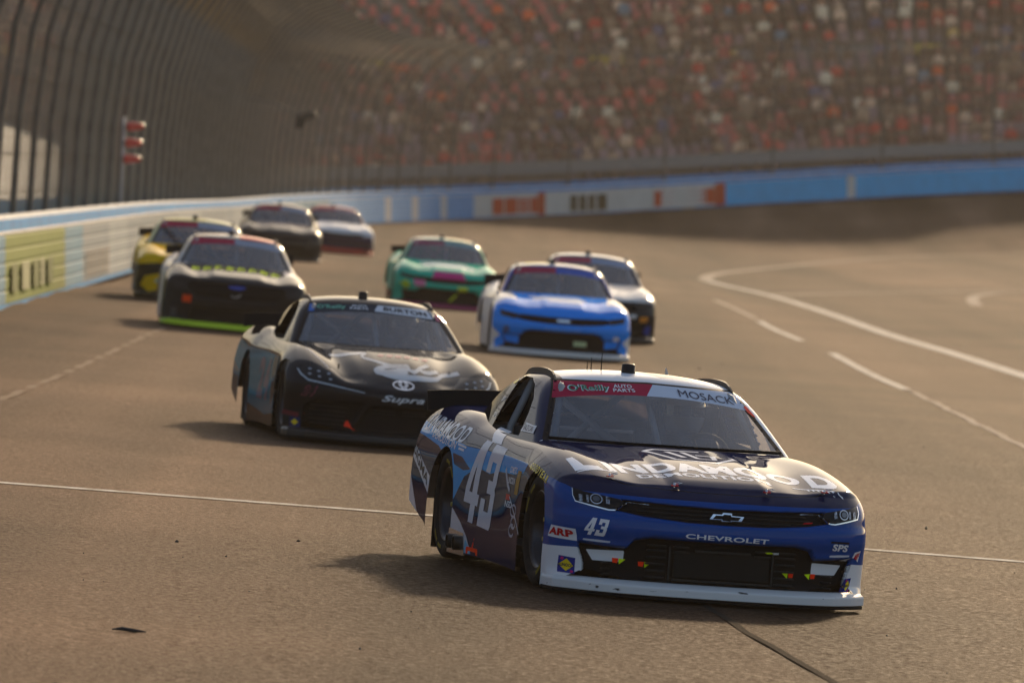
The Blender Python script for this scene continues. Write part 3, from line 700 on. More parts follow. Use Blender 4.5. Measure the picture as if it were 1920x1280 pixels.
class Tri:
    """a triangle surface that can be split along the zero line of any scalar field"""
    def __init__(s, V, T): s.V = V; s.T = T; s.col = None
    def cut(s, fv):
        """split; returns inside mask (field < 0) per triangle"""
        fv = np.where(np.abs(fv) < 1e-7, 1e-7, fv); neg = fv < 0; T = s.T; n3 = neg[T]; c = n3.sum(1)
        mixed = (c > 0) & (c < 3)
        if mixed.any():
            M = T[mixed]; nm = n3[mixed]; lone = np.where(nm.sum(1) == 1, nm.argmax(1), (~nm).argmax(1)); r = np.arange(len(M))
            a = M[r, lone]; b_ = M[r, (lone + 1) % 3]; c_ = M[r, (lone + 2) % 3]
            E = np.sort(np.vstack([np.column_stack([a, b_]), np.column_stack([a, c_])]), 1)
            U, inv = np.unique(E, axis=0, return_inverse=True); inv = inv.ravel()
            t = fv[U[:, 0]]/(fv[U[:, 0]] - fv[U[:, 1]]); NV = s.V[U[:, 0]] + (s.V[U[:, 1]] - s.V[U[:, 0]])*np.clip(t, .01, .99)[:, None]
            o = len(s.V); s.V = np.vstack([s.V, NV]); ab = o + inv[:len(M)]; ac = o + inv[len(M):]
            NT = np.vstack([np.column_stack([a, ab, ac]), np.column_stack([ab, b_, c_]), np.column_stack([ab, c_, ac])])
            keep = ~mixed; s.T = np.vstack([T[keep], NT])
            lone_neg = neg[a]; ins = np.concatenate([c[keep] == 3, lone_neg, ~lone_neg, ~lone_neg])
            par = np.concatenate([np.flatnonzero(keep)] + [np.flatnonzero(mixed)]*3)
            for k, arr in list(s.__dict__.items()):
                if k not in ('V', 'T') and isinstance(arr, np.ndarray): setattr(s, k, arr[par])
            return ins
        return c == 3
    def keep(s, mask):
        s.T = s.T[mask]
        for k, arr in list(s.__dict__.items()):
            if k not in ('V', 'T') and isinstance(arr, np.ndarray): setattr(s, k, arr[mask])
    def sub(s, mask):
        T = s.T[mask]; u, inv = np.unique(T, return_inverse=True); return u, inv.reshape(T.shape)
AXF, AXR, WZ = 1.42, -1.34, .335
def field(V, plane, poly, side=None, r=0.0, lim=None):
    """signed field of a region drawn on the front (y,z), side (x,z) or top (x,y) of a car; negative inside"""
    x, y, z = V[:, 0], V[:, 1], V[:, 2]
    if callable(poly): f = poly(x, y, z)
    elif plane == 'f': f = np.maximum(sd_poly(np.abs(y) if side is None else (y if side == 'L' else -y if side == 'R' else y), z, poly, r), 1.25 - x)
    elif plane == 's': f = sd_poly(x, z, poly, r)
    elif plane == 't': f = np.maximum(sd_poly(x, np.abs(y) if side is None else y, poly, r), .45 - z)
    if plane == 's' and side == 'R': f = np.maximum(f, y + .3)
    if plane == 's' and side == 'L': f = np.maximum(f, .3 - y)
    if lim is not None: f = np.maximum(f, lim(x, y, z))
    return f
def base_body(S, q):
    xs = np.concatenate([np.arange(-2.64, 1.5, .024*q), np.arange(1.5, 2.62, .0125*q), [2.64]])
    ys = np.arange(-1.08, 1.0801, .0135*q); ys = ys - (ys[0] + ys[-1])/2; zs = np.arange(0, 1.06, .0135*q)
    P, T = cage(xs, ys, zs)
    A = np.column_stack([np.clip(P[:, 0], -1.9, 1.72), np.clip(P[:, 1], -.6, .6), np.clip(P[:, 2], .28, .46)])
    V = solve(S.F, A, P, 26); t = Tri(V, T)
    x, y, z = t.V.T
    ins = t.cut(np.where(z > .6, S.G(t.V), 1.0)); t.keep(~ins)                                         # opening under the cabin
    zb = lambda x: np.interp(x, [-2.6, -1.74, -1.60, 3], [.36, .20, .055, .045])
    ins = t.cut(t.V[:, 2] - zb(t.V[:, 0])); t.keep(~ins)
    for ax, rr in ((AXF, .372), (AXR, .375)):
        f = np.maximum(np.hypot(t.V[:, 0] - ax, (t.V[:, 2] - WZ)*1.0) - rr, .55 - np.abs(t.V[:, 1]))
        low = np.maximum(np.maximum(np.abs(t.V[:, 0] - ax) - rr, t.V[:, 2] - WZ), .55 - np.abs(t.V[:, 1]))
        ins = t.cut(np.minimum(f, low)); t.keep(~ins)
    return t
SIDEWIN = [(.09, .86), (.03, 1.00), (-.06, 1.085), (-.28, 1.165), (-.50, 1.198), (-.80, 1.20), (-.80, .86)]
QUARTWIN = [(-.97, .87), (-.97, 1.185), (-1.13, 1.165), (-1.40, 1.085), (-1.74, .958), (-1.5, .93), (-1.2, .90)]
WSHIELD = [(-.1, .80), (.775, .80), (.752, .872), (.575, 1.212), (-.1, 1.232)]
def base_top(S, q):
    xs = np.arange(-2.3, 1.02, .024*q); ys = np.arange(-.96, .9601, .015*q); ys = ys - (ys[0] + ys[-1])/2; zs = np.arange(.74, 1.44, .015*q)
    P, T = cage(xs, ys, zs)
    A = np.column_stack([np.clip(P[:, 0], -1.3, .05), np.clip(P[:, 1], -.3, .3), np.clip(P[:, 2], .82, .95)])
    V = solve(S.G, A, P, 26); t = Tri(V, T)
    ins = t.cut(S.F(t.V) - .0); t.keep(~ins)
    t.keep(t.V[t.T][:, :, 2].mean(1) > .80)
    return t
def top_regions(t):
    """sets t.reg: 0 shell, 1 windshield, 2 side window, 3 quarter window, 4 rear window, 5 windshield black edge, 6 banner"""
    t.reg = np.zeros(len(t.T), int)
    a = lambda: np.abs(t.V[:, 1]); x = lambda: t.V[:, 0]; z = lambda: t.V[:, 2]
    front = lambda: np.maximum(-.22 - x(), 0)*5
    f = np.maximum(sd_poly(a(), z(), WSHIELD, .006), -.16 - x()); ins = t.cut(f); t.reg[ins] = 5
    f = np.maximum(sd_poly(a(), z(), WSHIELD, -.026), -.16 - x()); ins = t.cut(f); t.reg[ins] = 1
    f = np.maximum(sd_poly(a(), z(), WSHIELD, -.004), np.maximum(-.16 - x(), 1.155 - .05*(a()/.62)**2 - z())); ins = t.cut(f); t.reg[ins] = 6
    f = np.maximum(sd_poly(x(), z(), SIDEWIN, .004), .5 - a()); ins = t.cut(f); t.reg[ins & (t.reg == 0)] = 2
    f = np.maximum(sd_poly(x(), z(), QUARTWIN, .003), .42 - a()); ins = t.cut(f); t.reg[ins & (t.reg == 0)] = 3
    f = np.maximum(sd_poly(x(), a(), [(-1.12, -.1), (-1.86, -.1), (-1.86, .50), (-1.12, .44)], .01), .2 - z()); ins = t.cut(f); t.reg[ins & (t.reg == 0)] = 4
HOOD = [(.70, -.1), (.70, .70), (1.0, .735), (1.9, .765), (2.05, .745), (2.09, .675), (2.15, .59), (2.235, .36), (2.262, .2), (2.275, -.1)]
PAINTM = None
def paint_mat():
    m = colored('car paint', .42, .27, dust=.03, spec=.0); return m
def part_mesh(name, t, mask, S, fn, parent, m, flip=True):
    if not mask.any(): return None
    u, T = t.sub(mask); V = t.V[u]; N = grad(fn, V)
    fn_ = np.cross(V[T[:, 1]] - V[T[:, 0]], V[T[:, 2]] - V[T[:, 0]]); wrong = (fn_*N[T[:, 0]]).sum(1) < 0
    T[wrong] = T[wrong][:, [0, 2, 1]]
    me = np_mesh(name, V, T, normals=N, tcol=t.col[mask] if t.col is not None else None)
    return link(name, me, parent, m)

# --- flat print laid on the body
_fontcache = {}
def text_mesh(txt, bold=.0, shear=0.0):
    key = (txt, bold, shear)
    if key in _fontcache: return _fontcache[key]
    cu = bpy.data.curves.new('t', 'FONT'); cu.body = txt; cu.offset = bold; cu.shear = shear; cu.resolution_u = 4; cu.space_character = 1.0 + bold*1.5
    o = bpy.data.objects.new('t', cu); COL.objects.link(o); dg = bpy.context.evaluated_depsgraph_get(); dg.update()
    me = o.evaluated_get(dg).to_mesh(); me.calc_loop_triangles()
    V = np.array([v.co[:2] for v in me.vertices], float); T = np.array([lt.vertices[:] for lt in me.loop_triangles], int)
    o.evaluated_get(dg).to_mesh_clear(); bpy.data.objects.remove(o); bpy.data.curves.remove(cu)
    V -= V.min(0); V /= V.max(0); _fontcache[key] = (V, T); return V, T
def poly_mesh(polys):
    """triangulated flat polygons (each a list of 2-D points)"""
    V = []; T = []
    from mathutils.geometry import tessellate_polygon
    for p in polys:
        o = len(V); V += [tuple(q) for q in p]
        T += [tuple(i + o for i in tr) for tr in tessellate_polygon([[Vector((q[0], q[1], 0)) for q in p]])]
    return np.array(V, float), np.array(T, int)
def decal(parent, S, name, VT, quad, plane, m, side=None, lift=.0022, step=.03):
    """VT: unit-box triangles, or real plane coordinates when quad is None. plane f: (y,z) front, s: (x,z) side, t: (x,y) top, w: windshield (y,z), g: roof/pillar side (x,z)"""
    V, T = VT
    if quad is not None:
        q = np.array(quad, float); u, v = V[:, :1], V[:, 1:2]
        V = q[0]*(1-u)*(1-v) + q[1]*u*(1-v) + q[2]*u*v + q[3]*(1-u)*v
    t = Tri(np.column_stack([V, np.zeros(len(V))]), T.copy())
    for ax in (0, 1):
        lo, hi = t.V[:, ax].min(), t.V[:, ax].max()
        for k in np.arange(math.floor(lo/step) + 1, math.ceil(hi/step)): t.cut(t.V[:, ax] - k*step + 1e-5)
    a, b_ = t.V[:, 0], t.V[:, 1]; one = np.ones(len(a)); fn = S.F
    if plane == 'f': A = np.column_stack([one*1.3, a*.9, b_]); P = np.column_stack([one*2.8, a, b_]); A[:, 1] = a; 
    elif plane == 's': sg = -1 if side == 'R' else 1; A = np.column_stack([a, one*.3*sg, b_]); P = np.column_stack([a, one*1.3*sg, b_])
    elif plane == 't': A = np.column_stack([a, b_, one*.35]); P = np.column_stack([a, b_, one*1.5])
    elif plane == 'w': fn = S.G; A = np.column_stack([one*-.35, a, b_]); P = np.column_stack([one*1.4, a, b_])
    elif plane == 'g': fn = S.G; sg = -1 if side == 'R' else 1; A = np.column_stack([a, one*.2*sg, b_]); P = np.column_stack([a, one*1.2*sg, b_])
    elif plane == 'r': fn = S.G; A = np.column_stack([a, b_, one*.9]); P = np.column_stack([a, b_, one*1.6])
    V3 = solve(fn, A, P, 24); N = grad(fn, V3); V3 = V3 + N*lift; TT = t.T
    fnn = np.cross(V3[TT[:, 1]] - V3[TT[:, 0]], V3[TT[:, 2]] - V3[TT[:, 0]]); wr = (fnn*N[TT[:, 0]]).sum(1) < 0; TT[wr] = TT[wr][:, [0, 2, 1]]
    return link(name, np_mesh(name, V3, TT, normals=N), parent, m)
def vinyl(key, c, rough=.45): return mat('vinyl ' + key, c, rough, coat=.25, spec=.0, coat_rough=.05)
def rect(x0, y0, x1, y1): return [(x0, y0), (x1, y0), (x1, y1), (x0, y1)]
def stroke(pts, w, ax=1.0):
    """a thick polyline as quads (flat)"""
    V = []; T = []; P = np.array(pts, float); d = np.gradient(P, axis=0); d /= np.linalg.norm(d, axis=1, keepdims=True) + 1e-9; n = np.column_stack([-d[:, 1], d[:, 0]])
    ww = np.broadcast_to(np.asarray(w, float), (len(P),))[:, None]; A = P + n*ww/2*np.array([ax, 1]); B = P - n*ww/2*np.array([ax, 1]); k = len(P)
    T = [(i, i + 1, k + i + 1) for i in range(k - 1)] + [(i, k + i + 1, k + i) for i in range(k - 1)]
    return np.vstack([A, B]), np.array(T)
def join(*VTs):
    V = []; T = []; o = 0
    for v, t in VTs: V.append(v); T.append(t + o); o += len(v)
    return np.vstack(V), np.vstack(T)
def arc(cx, cy, rx, ry, a0=0, a1=360, n=24): return [(cx + rx*math.cos(math.radians(a)), cy + ry*math.sin(math.radians(a))) for a in np.linspace(a0, a1, n)]
D43 = [[(.30, 1), (.50, 1), (.50, .40), (.56, .40), (.56, .24), (.50, .24), (.50, 0), (.30, 0), (.30, .24), (0, .24), (0, .42)], ]
DIG4 = [(.28, 1), (.62, 1), (.62, .36), (.74, .36), (.74, .22), (.62, .22), (.62, 0), (.36, 0), (.36, .22), (0, .22), (0, .40)]
DIG4H = [(.36, .36), (.36, .72), (.20, .36)]
def glyph4():
    return poly_mesh([[(.28, 1), (.62, 1), (.62, .36), (.36, .36), (.36, .72)], [(.28, 1), (.36, .72), (.20, .36), (0, .40)], [(0, .40), (.20, .36), (.74, .36), (.74, .22), (0, .22)], [(.36, .22), (.62, .22), (.62, 0), (.36, 0)]])
def glyph3():
    return poly_mesh([[(.02, 1), (.98, 1), (.98, .80), (.02, .80)], [(.66, .80), (.98, .80), (.98, .56), (.90, .50), (.66, .50)], [(.66, .50), (.90, .50), (.98, .44), (.98, .20), (.66, .20)], [(.34, .58), (.66, .58), (.66, .42), (.34, .42)], [(0, .20), (.98, .20), (.98, .06), (.90, 0), (0, 0)], [(0, .20), (.32, .20), (.32, .34), (0, .34)], [(.02, .80), (.34, .80), (.34, .66), (.02, .66)]])
def glyph43():
    a = glyph4(); b_ = glyph3(); return join((a[0]*np.array([.60, 1]), a[1]), (b_[0]*np.array([.46, 1]) + np.array([.52, 0]), b_[1]))

# --- shared running gear and cabin
TYRE = noisy('tyre wall', (.012, .012, .013), (.024, .022, .020), 14, .85, spec=.1)
RIM = mat('dark steel rim', (.035, .035, .04), .4, .7)
BLACK = mat('matt black', (.008, .008, .009), .6, spec=.05)
SATIN = mat('satin black', (.010, .010, .012), .5, spec=.2)
CAGE = noisy('roll cage paint', (.28, .285, .29), (.38, .38, .38), 6, .6, spec=.1)
CABIN = noisy('cabin grey', (.09, .095, .105), (.16, .165, .175), 5, .7)
CHROME = mat('chrome trim', (.75, .75, .75), .18, 1.0)
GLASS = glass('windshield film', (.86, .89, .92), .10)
SIDEGLASS = mat('smoked quarter window', (.016, .016, .018), .35, coat=.14, spec=.0)
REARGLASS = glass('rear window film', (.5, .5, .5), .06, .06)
_mesh = {}
def shared(name, fn):
    if name not in _mesh: _mesh[name] = fn()
    return _mesh[name]
def tyre_mesh():
    return MB().lathe([(.235, -.13), (.27, -.15), (.318, -.148), (.340, -.13), (.345, -.08), (.346, 0), (.345, .08), (.340, .13), (.318, .148), (.27, .15), (.235, .13)], 'y', 40, close=True).mesh('tyre')
def rim_mesh():
    m = MB().lathe([(.238, .128), (.232, .135), (.215, .105), (.205, .05), (.12, .03), (.075, .06), (.06, .075), (0, .078)], 'y', 30)
    m.lathe([(.238, .128), (.236, -.12)], 'y', 30)
    return m.mesh('rim')
def nuts_mesh():
    m = MB()
    for k in range(5):
        a = 2*math.pi*k/5; m.lathe([(0, .085), (.014, .085), (.016, .045)], 'y', 6, (.10*math.cos(a), 0, .10*math.sin(a)))
    return m.mesh('wheel_nuts')
def wheel(car, x, sy, steer=0.0, marks=None):
    w = link('wheel', shared('rim', rim_mesh), car, RIM); w.location = (x, sy*.795, WZ + .012); w.rotation_euler = (0, random.Random(x*7 + sy).uniform(0, 6), (0 if sy > 0 else math.pi) + steer)
    t = link('tyre', shared('tyre', tyre_mesh), w, TYRE)
    link('wheel_nuts', shared('nuts', nuts_mesh), w, mat('yellow nuts', srgb(170, 150, 60), .5))
    for V, T in (marks or ()): link('tyre_marking', np_mesh('tyre_marking', V, T), w, mat('yellow tyre print', srgb(128, 114, 40), .8, spec=.05))
    return w
def well_mesh(ax):
    m = MB(); n = 18
    vs = []; 
    for k in range(n + 1):
        a = math.pi*k/n; vs += [(ax + .40*math.cos(a), .99, WZ + .40*math.sin(a)), (ax + .40*math.cos(a), .50, WZ + .40*math.sin(a))]
    m.add(vs, [(2*k, 2*k + 1, 2*k + 3, 2*k + 2) for k in range(n)]); m.add([(ax - .42, .50, .05), (ax + .42, .50, .05), (ax + .42, .50, .74), (ax - .42, .50, .74)], [(0, 1, 2, 3)])
    for sx in (-.40, .40): m.add([(ax + sx, .50, .05), (ax + sx, .955, .05), (ax + sx, .955, WZ), (ax + sx, .50, WZ)], [(0, 1, 2, 3)])
    # keep it inside the body skin
    m.v = [(x, min(y, .93), min(z, .70)) for x, y, z in m.v]
    return m
def cabin(car):
    def floor():
        m = MB(); m.box((-.2, 0, .16), (3.0, 1.5, .04)); m.box((-1.02, 0, .52), (.03, 1.50, .72)); m.box((-1.4, 0, .86), (.75, 1.3, .03)); return m.mesh('floor_pan')
    link('floor_pan', shared('floor', floor), car, CABIN)
    def belly():
        m = MB(); m.box((.0, 0, .10), (3.7, .98, .06)); m.box((-.02, 0, .11), (1.85, 1.84, .05)); m.box((-2.15, 0, .24), (.5, 1.3, .16)); return m.mesh('belly_shade_pan')
    link('belly_shade_pan', shared('belly', belly), car, BLACK)  # unseen underbody plates, added to keep low sun from passing beneath
    def dash():
        m = MB(); m.prism([(.66, .845), (.30, .855), (.22, .80), (.24, .62), (.66, .55)], -.70, .70, 'y'); return m.mesh('dashboard')
    link('dashboard', shared('dash', dash), car, BLACK)
    def bars():
        m = MB(); r = .024
        for s in (-1, 1):
            m.tube([(.50, s*.66, .30), (.42, s*.66, .82), (.02, s*.54, 1.17), (-.12, s*.52, 1.195)], r, 8)                   # windshield pillar
            m.tube([(-.12, s*.52, 1.195), (-.50, s*.53, 1.215), (-.80, s*.53, 1.21)], r, 8)                                  # roof side bar
            m.tube([(-.80, s*.53, 1.21), (-.84, s*.66, .88), (-.84, s*.70, .25)], r, 8)                                      # main hoop leg
            m.tube([(-.82, s*.50, 1.17), (-1.6, s*.44, .80)], r, 8)                                                          # rear stay
            for z in (.36, .50, .64, .77): m.tube([(.44, s*.68, z), (-.2, s*.80, z), (-.84, s*.68, z)], .02, 8)              # door bars
        m.tube([(-.12, -.52, 1.195), (-.12, .52, 1.195)], r, 8); m.tube([(-.80, -.53, 1.21), (-.80, .53, 1.21)], r, 8)
        m.tube([(-.80, -.53, 1.19), (-.84, .64, .40)], r, 8); m.tube([(-.80, .10, 1.20), (-.84, -.60, .50)], r, 8); m.tube([(-.12, .02, 1.19), (.40, .02, .84)], r*.9, 8)
        m.tube([(-.12, -.10, 1.19), (-.80, .35, 1.20)], r, 8); m.tube([(.44, -.66, .80), (.44, .66, .80)], r, 8)
        return m.mesh('roll_cage')
    link('roll_cage', shared('bars', bars), car, CAGE)
    def seat():
        m = MB(); m.box((-.34, .36, .33), (.50, .52, .10)); m.box((-.62, .36, .62), (.10, .52, .62), Euler((0, -.18, 0)).to_matrix())
        for s in (-1, 1): m.box((-.50, .36 + s*.24, .55), (.30, .05, .40), Euler((0, -.15, s*.1)).to_matrix()); m.box((-.58, .36 + s*.17, 1.0), (.30, .05, .20), Euler((0, 0, s*.25)).to_matrix())
        m.box((-.70, .36, 1.0), (.07, .34, .22)); return m.mesh('seat')
    st = link('seat', shared('seat', seat), car, mat('seat padding', (.02, .02, .022), .8)); bevel(st, .02)
    def steer():
        m = MB(); c = Vector((.10, .36, .78)); ax = Vector((-.93, 0, .36)).normalized(); u = Vector((0, 1, 0)); v = ax.cross(u)
        m.tube([c + (u*math.cos(a) + v*math.sin(a))*.17 for a in np.linspace(0, 2*math.pi, 25)], .016, 8, cap=False); m.tube([c, c - ax*.3], .02, 8)
        for a in (0, 2.1, 4.2): m.tube([c, c + (u*math.cos(a) + v*math.sin(a))*.17], .012, 6)
        return m.mesh('steering_wheel')
    link('steering_wheel', shared('steer', steer), car, BLACK)
    def net():
        m = MB(); S = Shape('camaro')
        def pt(x, z): return Vector((x, float(S.gy(np.array([z]))[0] + S.gx(np.array([x]))[0]) - .035, z))
        for z in np.linspace(.90, 1.15, 6): m.tube([pt(-.02 - max(0, (z - 1.02))*1.5, z), pt(-.35, z), pt(-.72, z)], .011, 4)
        for x in np.linspace(-.70, -.08, 12): m.tube([pt(x, .88), pt(x, 1.02), pt(x, min(1.17, 1.10 + max(0, -x)*.25))], .010, 4)
        return m.mesh('window_net')
    link('window_net', shared('net', net), car, mat('blue net strap', srgb(30, 60, 110), .8))

def splitter(car, S, m, m_low):
    """front lip that runs round the nose at ground level"""
    yy = np.concatenate([np.linspace(-.93, -.6, 10), np.linspace(-.55, .55, 20), np.linspace(.6, .93, 10)])
    xn = S.prof(np.full(len(yy), .10)) - S.sweep(np.abs(yy))
    pts = [(x, y) for x, y in zip(xn, yy)]
    ends = [(1.84, -.968), (1.94, -.955), (2.03, -.935)]; ends2 = [(2.03, .935), (1.94, .955), (1.84, .968)]
    pts = [p for p in pts if abs(p[1]) < .92 and p[0] > 2.06]; pts = ends + pts + ends2
    P = np.array(pts); d = np.gradient(P, axis=0); d /= np.linalg.norm(d, axis=1, keepdims=True); n = np.column_stack([d[:, 1], -d[:, 0]])
    # outward is +x at the nose
    if n[len(n)//2, 0] < 0: n = -n
    fw = (np.clip((P[:, 0] - 1.84)/.25, 0, 1)*(1 - .75*sstep(.55, .9, np.abs(P[:, 1]))))[:, None]
    def ring(prof, name, mm):
        V = []
        for off, z in prof:
            q = P + n*(off*(.25 + .75*fw) if off > 0 else off); V.append(np.column_stack([q, np.full(len(P), z)]))
        V = np.stack(V, 1).reshape(-1, 3); k = len(prof); F = []
        for i in range(len(P) - 1):
            for j in range(k - 1): F.append((i*k + j, i*k + j + 1, (i + 1)*k + j + 1, (i + 1)*k + j))
        F += [tuple(range(k)), tuple((len(P) - 1)*k + j for j in range(k))[::-1]]
        me = bpy.data.meshes.new(name); me.from_pydata(V.tolist(), [], F); me.update(); o = link(name, me, car, mm); bevel(o, .004, 2); return o
    sp = ring([(-.05, .118), (.004, .112), (.058, .096), (.066, .086), (.066, .042), (-.05, .040)], 'splitter', m)
    ring([(-.05, .0385), (.052, .0385), (.052, .020), (-.05, .020)], 'skid_strip', m_low).parent = sp
def roof_fittings(car, S, rails=True):
    def rail(s):
        xs = np.linspace(-.06, -1.12, 16); m = MB(); vs = []
        for i, x in enumerate(xs):
            y = s*(.562 - .03*(i/15))
            A = np.array([[x, y, .9]]); P = np.array([[x, y, 1.6]]); z = solve(S.G, A, P, 24)[0, 2]; h = .034*min(1, (i + 1)/3)*min(1, (16 - i)/3.)
            vs += [(x, y - .008, z - .01), (x, y + .008, z - .01), (x, y + .006, z + h), (x, y - .006, z + h)]
        n = len(xs); F = []
        for i in range(n - 1):
            for j in range(4): F.append((4*i + j, 4*i + (j + 1) % 4, 4*(i + 1) + (j + 1) % 4, 4*(i + 1) + j))
        F += [(0, 1, 2, 3), (4*n - 4, 4*n - 3, 4*n - 2, 4*n - 1)]; m.add(vs, F); return m.mesh('roof_rail')
    for s in (-1, 1): link('roof_rail', shared('rail%d%s' % (s, S.style), lambda: rail(s)), car, SATIN)
    z = float(solve(S.G, np.array([[-.27, -.06, .9]]), np.array([[-.27, -.06, 1.6]]), 24)[0, 2])
    def camb(): return MB().lathe([(0, .058), (.034, .056), (.042, .048), (.044, .0), (.05, -.012)], 'z', 20).mesh('roof_camera')
    o = link('roof_camera', shared('rc', camb), car, SATIN); o.location = (-.27, -.06, z)
    return z
def spoiler(car, S, m=None):
    xs = np.linspace(-.90, .90, 19); vs = []
    for y in xs:
        zt = 1.055 - .03*(abs(y)/.9)**3; x0 = -2.40 + .10*(abs(y)/.9)**2; z0 = .945 - .05*(abs(y)/.92)**4
        vs += [(x0 + .008, y, z0), (x0 - .05 + .006, y, zt), (x0 - .05 - .006, y, zt), (x0 - .012, y, z0)]
    n = len(xs); F = [(4*i + j, 4*i + (j + 1) % 4, 4*(i + 1) + (j + 1) % 4, 4*(i + 1) + j) for i in range(n - 1) for j in range(4)] + [(3, 2, 1, 0), (4*n - 4, 4*n - 3, 4*n - 2, 4*n - 1)]
    mb = MB().add(vs, F); return mb.build('spoiler', m or BLACK, car)

_base = {}
def make_car(name, label, style, q, pose, base, layers, tops, roofcol, split, banner=None, group='stock cars racing through the turn', steer=.03, marks=None):
    """pose: x, y, yaw, pitch, roll in degrees. base: body colour. layers: (plane, poly, colour, kwargs) painted in order. tops: same for the cabin shell."""
    S = Shape(style)
    x, y, z, yaw, pitch, roll = pose
    car = empty(name, (x, y, z), (0, 0, 0))
    R = Matrix.Rotation(math.radians(yaw), 4, 'Z') @ Matrix.Rotation(math.radians(pitch), 4, 'Y') @ Matrix.Rotation(math.radians(roll), 4, 'X')
    car.rotation_euler = R.to_euler(); tag(car, label, 'race car', group)
    key = (style, q)
    if key not in _base: _base[key] = (base_body(S, q), base_top(S, q))
    b0, t0 = _base[key]
    t = Tri(b0.V.copy(), b0.T.copy()); t.col = np.tile(np.array(base, float), (len(t.T), 1)); t.mt = np.zeros(len(t.T), int)
    for plane, poly, colr, kw in layers:
        kw = dict(kw); mt = kw.pop('mt', None)
        ins = t.cut(field(t.V, plane, poly, **kw)); t.col[ins] = colr
        if mt is not None: t.mt[ins] = mt
        else: t.mt[ins] = 0
    # panels
    t.part = np.zeros(len(t.T), int)
    ins = t.cut(field(t.V, 't', HOOD)); t.part[ins] = 1
    if q < 1.5:
        f = field(t.V, 't', HOOD); ins = t.cut(np.abs(f) - .0038); t.col[ins & (t.part != 9)] = (.003, .003, .003)
    cen = t.V[t.T].mean(1)
    for xc in (1.93, .62, -.82, -1.78): t.cut(t.V[:, 0] - xc) 
    cen = t.V[t.T].mean(1); hood = t.part == 1; cx, cy, cz = cen.T
    front = (cx > 1.93) & ~hood; left = cy > 0
    PM = paint_mat(); BK = colored('black plastic', .5, .0, dust=.01, spec=.06)
    for nm, mask in [('front_bumper', front), ('hood', hood), ('fender', (cx <= 1.93) & (cx > .62) & ~hood & ~left), ('fender', (cx <= 1.93) & (cx > .62) & ~hood & left),
                     ('door', (cx <= .62) & (cx > -.82) & ~hood & ~left), ('door', (cx <= .62) & (cx > -.82) & ~hood & left), ('quarter_panel', (cx <= -.82) & ~left), ('quarter_panel', (cx <= -.82) & left)]:
        part_mesh(nm, t, mask & (t.mt == 0), S, S.F, car, PM)
        if nm == 'front_bumper': part_mesh('grille_opening', t, mask & (t.mt == 1), S, S.F, car, BK)
    c = Tri(t0.V.copy(), t0.T.copy()); top_regions(c); c.col = np.tile(np.array(roofcol, float), (len(c.T), 1))
    for plane, poly, colr, kw in tops:
        kw = dict(kw); V = c.V; a = np.abs(V[:, 1])
        if callable(poly): f = poly(V[:, 0], V[:, 1], V[:, 2])
        elif plane == 't': f = sd_poly(V[:, 0], V[:, 1], poly)
        else:
            f = sd_poly(V[:, 0], V[:, 2], poly)
            if kw.get('side') == 'R': f = np.maximum(f, V[:, 1] + .2)
            if kw.get('side') == 'L': f = np.maximum(f, .2 - V[:, 1])
        ins = c.cut(f); c.col[ins & ((c.reg == 0) | (kw.get('reg', 0) == c.reg))] = colr
    part_mesh('roof', c, c.reg == 0, S, S.G, car, PM)
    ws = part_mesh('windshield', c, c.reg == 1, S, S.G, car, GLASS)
    e = part_mesh('windshield_edge', c, c.reg == 5, S, S.G, ws, BK); c.col[c.reg == 5] = (.01, .01, .012)
    if e is not None: e.data.materials[0] = BLACK
    if banner: 
        bn = (c.reg == 6); c.col[bn] = banner[0]
        cc = c.V[c.T].mean(1); c.cut(c.V[:, 1] - banner[2](c.V[:, 2])); bn = c.reg == 6; cc = c.V[c.T].mean(1)
        c.col[bn & (cc[:, 1] < banner[2](cc[:, 2]))] = banner[0]; c.col[bn & (cc[:, 1] >= banner[2](cc[:, 2]))] = banner[1]
        part_mesh('windshield_banner', c, bn, S, S.G, ws, colored('banner film', .45, .15, spec=.0))
    cc = c.V[c.T].mean(1)
    for s in (-1, 1):
        part_mesh('quarter_window', c, (c.reg == 3) & (cc[:, 1]*s > 0), S, S.G, car, SIDEGLASS)
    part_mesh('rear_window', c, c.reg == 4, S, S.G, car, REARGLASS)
    for ax in (AXF, AXR):
        for s in (-1, 1):
            def wl(): 
                m = well_mesh(ax); m.v = [(x_, y_*s, z_) for x_, y_, z_ in m.v]; return m.mesh('wheel_well')
            link('wheel_well', shared('well%s%d' % (ax, s), wl), car, BLACK)
            wheel(car, ax, s, steer if ax > 0 else 0, marks if s < 0 else None)
    splitter(car, S, split[0], split[1]); spoiler(car, S); roof_fittings(car, S); cabin(car)
    return car, S
